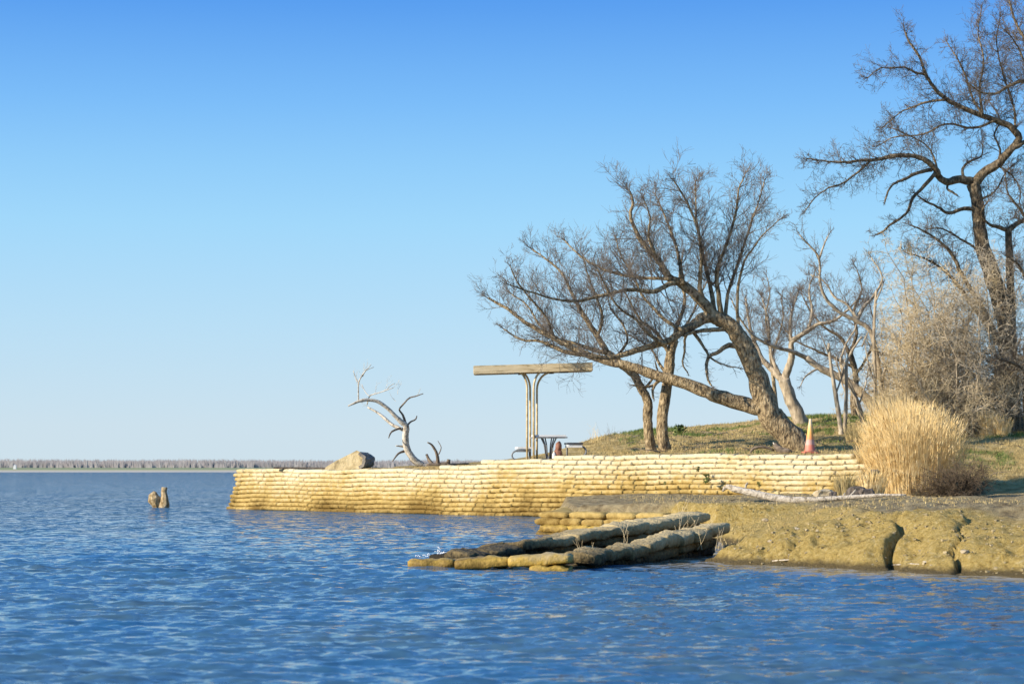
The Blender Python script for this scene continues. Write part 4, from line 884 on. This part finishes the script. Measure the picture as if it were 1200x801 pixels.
# ------------------------------------------------------------------ traffic cone
def cone_mat():
    m = bpy.data.materials.new('faded_cone'); m.use_nodes = True; n = m.node_tree; b = n.nodes['Principled BSDF']; b.inputs['Roughness'].default_value = .6
    tcn = n.nodes.new('ShaderNodeTexCoord'); sx = n.nodes.new('ShaderNodeSeparateXYZ'); n.links.new(tcn.outputs['Object'], sx.inputs[0])
    no = n.nodes.new('ShaderNodeTexNoise'); no.inputs['Scale'].default_value = 7; no.inputs['Detail'].default_value = 6; n.links.new(tcn.outputs['Object'], no.inputs['Vector'])
    a = n.nodes.new('ShaderNodeMath'); a.operation = 'MULTIPLY_ADD'; a.inputs[1].default_value = .12; n.links.new(no.outputs['Fac'], a.inputs[0]); n.links.new(sx.outputs[2], a.inputs[2])
    r = n.nodes.new('ShaderNodeValToRGB'); e = r.color_ramp.elements; e[0].position = 0; e[0].color = (.50, .13, .09, 1); e[1].position = .30; e[1].color = (.62, .20, .13, 1)
    for p_, c_ in ((.36, (.56, .33, .27)), (.46, (.50, .30, .24)), (.52, (.70, .27, .10)), (.72, (.74, .40, .10)), (.88, (.70, .47, .18)), (1.0, (.70, .56, .34))):
        x = e.new(p_); x.color = (*c_, 1)
    n.links.new(a.outputs[0], r.inputs[0]); n.links.new(r.outputs[0], b.inputs['Base Color']); return m
M['cone'] = cone_mat()
dc = 64.0; c0 = P(949, 531, dc); c0.z = min(c0.z, H(c0.x, c0.y) + .03); hc = 40.5 * dc / F
tc_ = thing('traffic_cone', 'tall faded orange and white traffic cone beside the leaning trunk', 'traffic cone', c0)
m = MB(c0)
zs = [.05, .08, .25, .5, .75, .95, 1.0]; m.tube([c0 + Vector((.02 * q, 0, q * hc)) for q in zs], [.185, .165, .145, .11, .075, .045, .038], 24); m.build('body', M['cone'], tc_)
m = MB(c0); m.box(c0 + Vector((0, 0, .03)), (.42, .42, .055), .15); m.build('base_plate', M['cone'], tc_, False)
o = rock('red_fragment', 'flat reddish fragment on the ground right of the traffic cone', 'debris', gp(960, 530.5, 64, .02), (.14, .1, .03), 'rust_cloth', 9)

# ------------------------------------------------------------------ grasses, bushes, weeds
def clump(name, label, cat, c, R, hgt, n_, mt, spread=.55, wid=.008, droop=.25, group=None, base_r=.45):
    t = thing(name, label, cat, c, group); m = MB(c)
    AA = [(U(0, 6.283), R * base_r * math.sqrt(rnd())) for _ in range(n_)]; hz_ = height(np.array([[c[0] + math.cos(a) * q for a, q in AA]]), np.array([[c[1] + math.sin(a) * q for a, q in AA]]))[0]
    for i in range(n_):
        a, r0 = AA[i]; p = Vector((c[0] + math.cos(a) * r0, c[1] + math.sin(a) * r0, hz_[i] - .04)); hh = hgt * U(.3, 1.07) * (1 - .25 * (r0 / R) ** 2); ln = spread * U(0, 1) ** .8 * hh
        if rnd() < .07: ln *= 1.8; hh *= U(.5, .85)
        dx, dy = math.cos(a + U(-.5, .5)) * ln, math.sin(a + U(-.5, .5)) * ln
        w = wid * U(.6, 1.4); wv = Vector((math.cos(a + 1.57), math.sin(a + 1.57), 0)) * w if rnd() < .5 else Vector((w, 0, 0)); b = len(m.v); o_ = Vector(c)
        k1 = p + Vector((dx * .25, dy * .25, hh * .45)); k2 = p + Vector((dx * .65, dy * .65, hh * (.80 - droop * .1))); k3 = p + Vector((dx, dy, hh * (1 - droop * ln / hh)))
        m.v += [p - wv - o_, p + wv - o_, k1 - wv - o_, k1 + wv - o_, k2 - wv * .7 - o_, k2 + wv * .7 - o_, k3 - o_]
        m.f += [(b, b + 1, b + 3, b + 2), (b + 2, b + 3, b + 5, b + 4), (b + 4, b + 5, b + 6)]
    m.build('blades', M[mt], t, True, 'stuff'); return t, m
g0 = P(1068, 579, 60); g0.z = H(g0.x, g0.y)
gt, _ = clump('golden_grass_clump', 'big round clump of tall golden dry grass left of the dark bush', 'grass clump', g0, 1.5, 2.45, 7500, 'grass_gold', .46, .0055, .35, None, .80)
m = MB(g0)                                                     # feathery seed heads
for i in range(2600):
    a = U(0, 6.283); rr = math.sqrt(rnd()) * 1.6; hh = 2.35 - .95 * (rr / 1.75) ** 2 + U(-.9, .15); p = g0 + Vector((math.cos(a) * rr, math.sin(a) * rr, hh)); L = U(.12, .3); dv = Vector((math.cos(a) * .35 + U(-.3, .3), math.sin(a) * .35 + U(-.3, .3), 1)).normalized() * L
    m.tube([p, p + dv * .5, p + dv], [.002, U(.004, .008), .002], 3, False)
m.build('seed_heads', M['grass_gold'], gt, True, 'stuff')
m = MB(g0)
for i in range(14):
    a = U(0, 6.28); rr = U(.2, .8); p = g0 + Vector((math.cos(a) * rr + .15, math.sin(a) * rr - .5, 0)); q = p + Vector((math.cos(a) * .3 + U(-.1, .3), 0, U(1.2, 2.1))); m.tube([p, p.lerp(q, .5) + Vector((U(-.06, .06), 0, 0)), q], [.016, .013, .006], 5)
m.build('stalks', M['grass_gold'], gt, True, 'stuff')
for (x, y, d_, R, h_, n_, lab) in ((990, 580, 56.5, .35, .85, 260, 'thin dry grass tuft at the right end of the bag wall'), (1022, 580, 57.5, .5, .9, 420, 'low golden tuft at the left foot of the big grass clump'),
                                   (1160, 500, 72.5, .45, 1.1, 330, 'small golden tuft at the foot of the tallest tree'), (1176, 503, 72, .35, .9, 220, 'smaller golden tuft right of the one at the tree foot'),
                                   (1003, 512, 70, .5, .8, 300, 'pale dry tuft in front of the thin bare stems'), (986, 540, 60.3, .3, .6, 140, 'sparse dry tuft on top of the end of the bag wall')):
    c = gp(x, y, d_); clump('dry_grass_tuft', lab, 'grass tuft', c, R * 1.5, h_, n_, 'grass_gold' if x > 1100 or x == 1022 else 'grass_dry', .5, .007, .4, 'dry grass tufts')
b0 = P(1120, 584, 57.5); b0.z = H(b0.x, b0.y); bt = thing('dark_twiggy_bush', 'low rounded dark brown twiggy bush right of the golden grass', 'bush', b0)
C = Crown(b0, up=.05, spread=1.1, dens=1.4, kink=.34, rmin=.0055)
for i in range(70):
    a = U(0, 6.283); e = U(.25, 1.2); dv = Vector((math.cos(a) * math.cos(e) * 1.25, math.sin(a) * math.cos(e) * .8, math.sin(e))).normalized()
    C.grow(b0 + Vector((U(-.35, .3), U(-.2, .2), 0)), dv, U(.6, 1.0), .010, 3 if i % 3 == 0 else 2)
C.mb.build('twigs', M['bush'], bt, True, 'stuff'); print('bush', C.count)
def weed(label, x, y, d_, sz, n_=60, cat='weed', mt='weed', up=.3):
    c = P(x, y, d_); t = thing('green_weed', label, cat, c, 'green weeds'); m = MB(c)
    for i in range(n_):
        a = U(0, 6.283); r0 = sz * U(0, 1); p = c + Vector((math.cos(a) * r0 * .7, math.sin(a) * r0 * .4 - .05, U(-.7, .9) * sz)); u = Vector((U(-1, 1), U(-1, 1), U(-.3, 1))).normalized() * sz * U(.3, .55); w = u.orthogonal().normalized() * sz * .16
        m.tri(p - w, p + w, p + u); m.tri(p - w * .8, p + u * .6 + w, p + u)
    m.build('leaves', M[mt], t, False, 'stuff')
def wd(x): 
    s_ = at_x(x); a = WAT(s_); return a[1]
weed('green weed sprouting from the upper courses of the bag wall', 818, 550, wd(818) + .12, .10)
weed('largest green weed hanging on the bag wall below the upper sprout', 828, 561, wd(828) - .02, .16, 90)
weed('small green weed on the bag wall above the driftwood log', 889, 567, wd(889) - .06, .08)
weed('tiny dark green weed low on the middle of the bag wall', 779, 566, wd(779) - .02, .07)
weed('leafy green bush on the rise just right of the paired trunks', 797, 507, 79, .30, 160)
# bare weeds on the mound, groin stalks
def stalks(name, label, c, n_, hgt, spread, mt, r=.007, cat='dry stalks'):
    t = thing(name, label, cat, c); C_ = Crown(c, up=.2, spread=.7, dens=.5, kink=.15, rmin=.0035)
    for i in range(n_):
        dv = Vector((U(-1, 1) * spread, U(-1, 1) * spread, 1)).normalized(); C_.grow(Vector(c) + Vector((U(-.25, .25), U(-.15, .15), -.03)), dv, hgt * U(.5, 1), r, 1)
    C_.mb.build('stems', M[mt], t, True, 'stuff')
stalks('dry_weed_stalks', 'pale dry weed standing on the end of the earth mound', gp(699, 514, 77), 10, .65, .28, 'grass_gold')
stalks('dry_weed_stalks', 'sprawling thin brown twigs on the mound right of the pale weed', gp(715, 514, 77), 12, .7, 1.2, 'twig')
stalks('dry_weed_stalks', 'sparse dead stalks growing from the lower end of the groin', Vector((1.15, 32.8, .15)), 3, .50, .35, 'twig_tan', .005)
stalks('dry_weed_stalks', 'dead stalks growing from the middle of the groin', Vector((2.1, 34.6, .3)), 3, .45, .5, 'twig_tan', .005)
stalks('dry_weed_stalks', 'tangle of dead stalks where the groin meets the dirt bank', Vector((3.1, 36.2, .25)), 8, .7, .7, 'twig_tan', .005)
stalks('dry_weed_stalks', 'stray dead stems on the left end of the dirt bank', Vector((3.45, 35.4, .2)), 5, .5, .7, 'twig_tan', .005)
# scattered ground cover
def cover(name, label, pts, mt, hr, w0, per, cat):
    m_v = []; m_f = []
    for (x, y, z) in pts:
        for k in range(per):
            a = U(0, 6.283); px, py = x + U(-.06, .06), y + U(-.06, .06); h_ = U(*hr); w = w0 * U(.6, 1.3); ca, sa2 = math.cos(a) * w, math.sin(a) * w; b = len(m_v)
            m_v += [(px - ca, py - sa2, z - .02), (px + ca, py + sa2, z - .02), (px + U(-.5, .5) * h_, py + U(-.5, .5) * h_, z + h_)]; m_f.append((b, b + 1, b + 2))
    o = obj(name, m_v, m_f, M[mt], None, False, 'stuff'); tag(o, label, cat)
rsn = np.random.RandomState(9)
X = rsn.uniform(2.5, 21, 60000); Y = rsn.uniform(62, 86, 60000); keep = (Y > wall_y(X) + .9); X, Y = X[keep], Y[keep]; gg = greenness(X, Y); Z = height(X, Y)
kg = rsn.rand(len(X)) < gg * .8; cover('green_grass', 'short green grass in patches on the rise under the trees', list(zip(X[kg], Y[kg], Z[kg]))[:15000], 'grass_green', (.04, .15), .012, 4, 'grass')
kd = (~kg) & (rsn.rand(len(X)) < .35); cover('dry_grass', 'short dry straw coloured grass covering the rise', list(zip(X[kd], Y[kd], Z[kd]))[:12000], 'grass_dry', (.03, .12), .011, 3, 'grass')
X = rsn.uniform(3, 12, 5000); Y = rsn.uniform(36, 60, 5000); k = (Y < wall_y(X) - .5); X, Y = X[k], Y[k]; Z = height(X, Y)
cover('ledge_litter', 'fine dry litter and stubble on the dirt ledge below the wall', list(zip(X, Y, Z)), 'grass_dry', (.01, .06), .012, 2, 'litter')
m = MB((0, 0, 0))
X = rsn.uniform(4, 19, 260); Y = rsn.uniform(63, 78, 260); k = Y > wall_y(X) + 1; X, Y = X[k], Y[k]; Z = height(X, Y)
for x, y, z in zip(X, Y, Z):
    a = U(0, 6.28); L = U(.15, .8); p = Vector((x, y, z + .03)); q = p + Vector((math.cos(a) * L, math.sin(a) * L, U(0, .10))); m.tube([p, p.lerp(q, .5) + Vector((0, 0, U(0, .06))), q], [.012, .010, .005], 4)
tag(m.build('fallen_twigs', M['twig'], None, True, 'stuff'), 'fallen twigs scattered on the grass under the trees', 'twigs')
# stones and clods on the bank
X = rsn.uniform(3.5, 9.5, 4200); Y = rsn.uniform(29.3, 37, 4200); X, Y = X[:2400], Y[:2400]; S_ = sdist(X, Y); k = (S_ > .02) & (S_ < 2.2); X, Y = X[k], Y[k]; Z = height(X, Y)
mb = MB()
for x, y, z in zip(X, Y, Z):
    r = .006 + .02 * rnd() ** 3; mb.box((x, y, z), (r * 2, r * 2, r * 1.4), U(0, 3), U(-.5, .5), r * .35)
tag(mb.build('bank_pebbles', M['clod'], None, False, 'stuff'), 'scattered pebbles and clods on the eroding dirt bank', 'pebbles')
for (x0, y0, x1, y1, lab) in ((1082, 660, 1112, 669, 'pale stick slanting at the foot of the bank, right of the gully'), (1045, 664, 1092, 664, 'long thin pale stick lying along the foot of the bank'), (905, 659, 945, 659, 'short pale stick at the foot of the bank on the left')):
    def hit(x, y):
        dd = 27.0
        while dd < 40 and P(x, y, dd).z > max(0, H(P(x, y, dd).x, dd)): dd += .05
        return P(x, y, dd) + Vector((0, 0, .03))
    p = hit(x0, y0); q = hit(x1, y1); m = MB(p); m.tube([p, p.lerp(q, .5) + Vector((0, 0, .02)), q], [.012, .012, .006], 6); o = m.build('stick', M['driftwood']); o.location = p; tag(o, lab, 'stick', 'sticks at the foot of the bank')
for (x, y, s_, lab) in ((934, 620, .055, 'orange tan stone on the face of the bank'), (903, 634, .05, 'pale stone low on the left face of the bank'), (897, 609, .06, 'flat pale stone near the top of the bank'), (1130, 646, .06, 'grey stone beside the right gully of the bank')):
    # march down the sight line to the bank surface
    dd = 29.0
    while dd < 40 and P(x, y, dd).z > H(P(x, y, dd).x, dd): dd += .05
    v = P(x, y, dd); rock('bank_stone', lab, 'stone', v, (s_, s_, s_ * .6), 'tan_rock', int(x), 'stones on the dirt bank', 2)
# planks / debris on the left top of the wall
for (x, y, d_, L, lab) in ((352, 549, 76.5, 2.0, 'long thin dark plank on the wall top left of the slab'), (370, 551, 76, .8, 'short rotten plank end beside the tipped slab')):
    c = gp(x, y, d_, .10); m = MB(c); m.box(c, (L, .18, .06), .05, .01, .01); o = m.build('weathered_plank', M['driftwood_dark'], None, False); o.location = c; tag(o, lab, 'plank', 'planks on the wall top')
# splash at the groin tip
c = Vector((W2(514, 652)[0], W2(514, 652)[1], 0)); m = MB(c)
for i in range(90):
    a = U(0, 6.28); rr = U(0, 1) ** .7 * .42; p = c + Vector((math.cos(a) * rr, math.sin(a) * rr * .8, .02 + .16 * (1 - rr / .42) ** 2 * rnd())); m.box(p, (.022, .02, .012), U(0, 3), U(-.5, .5), .006)
o = m.build('splash', M['foam'], None, True, 'stuff'); o.location = c; tag(o, 'small white splash where a wave hits the groin tip', 'splash')
print('tris', sum(sum(len(p.vertices) - 2 for p in o.data.polygons) for o in SC.objects if o.type == 'MESH' and not o.name.startswith('bag')))
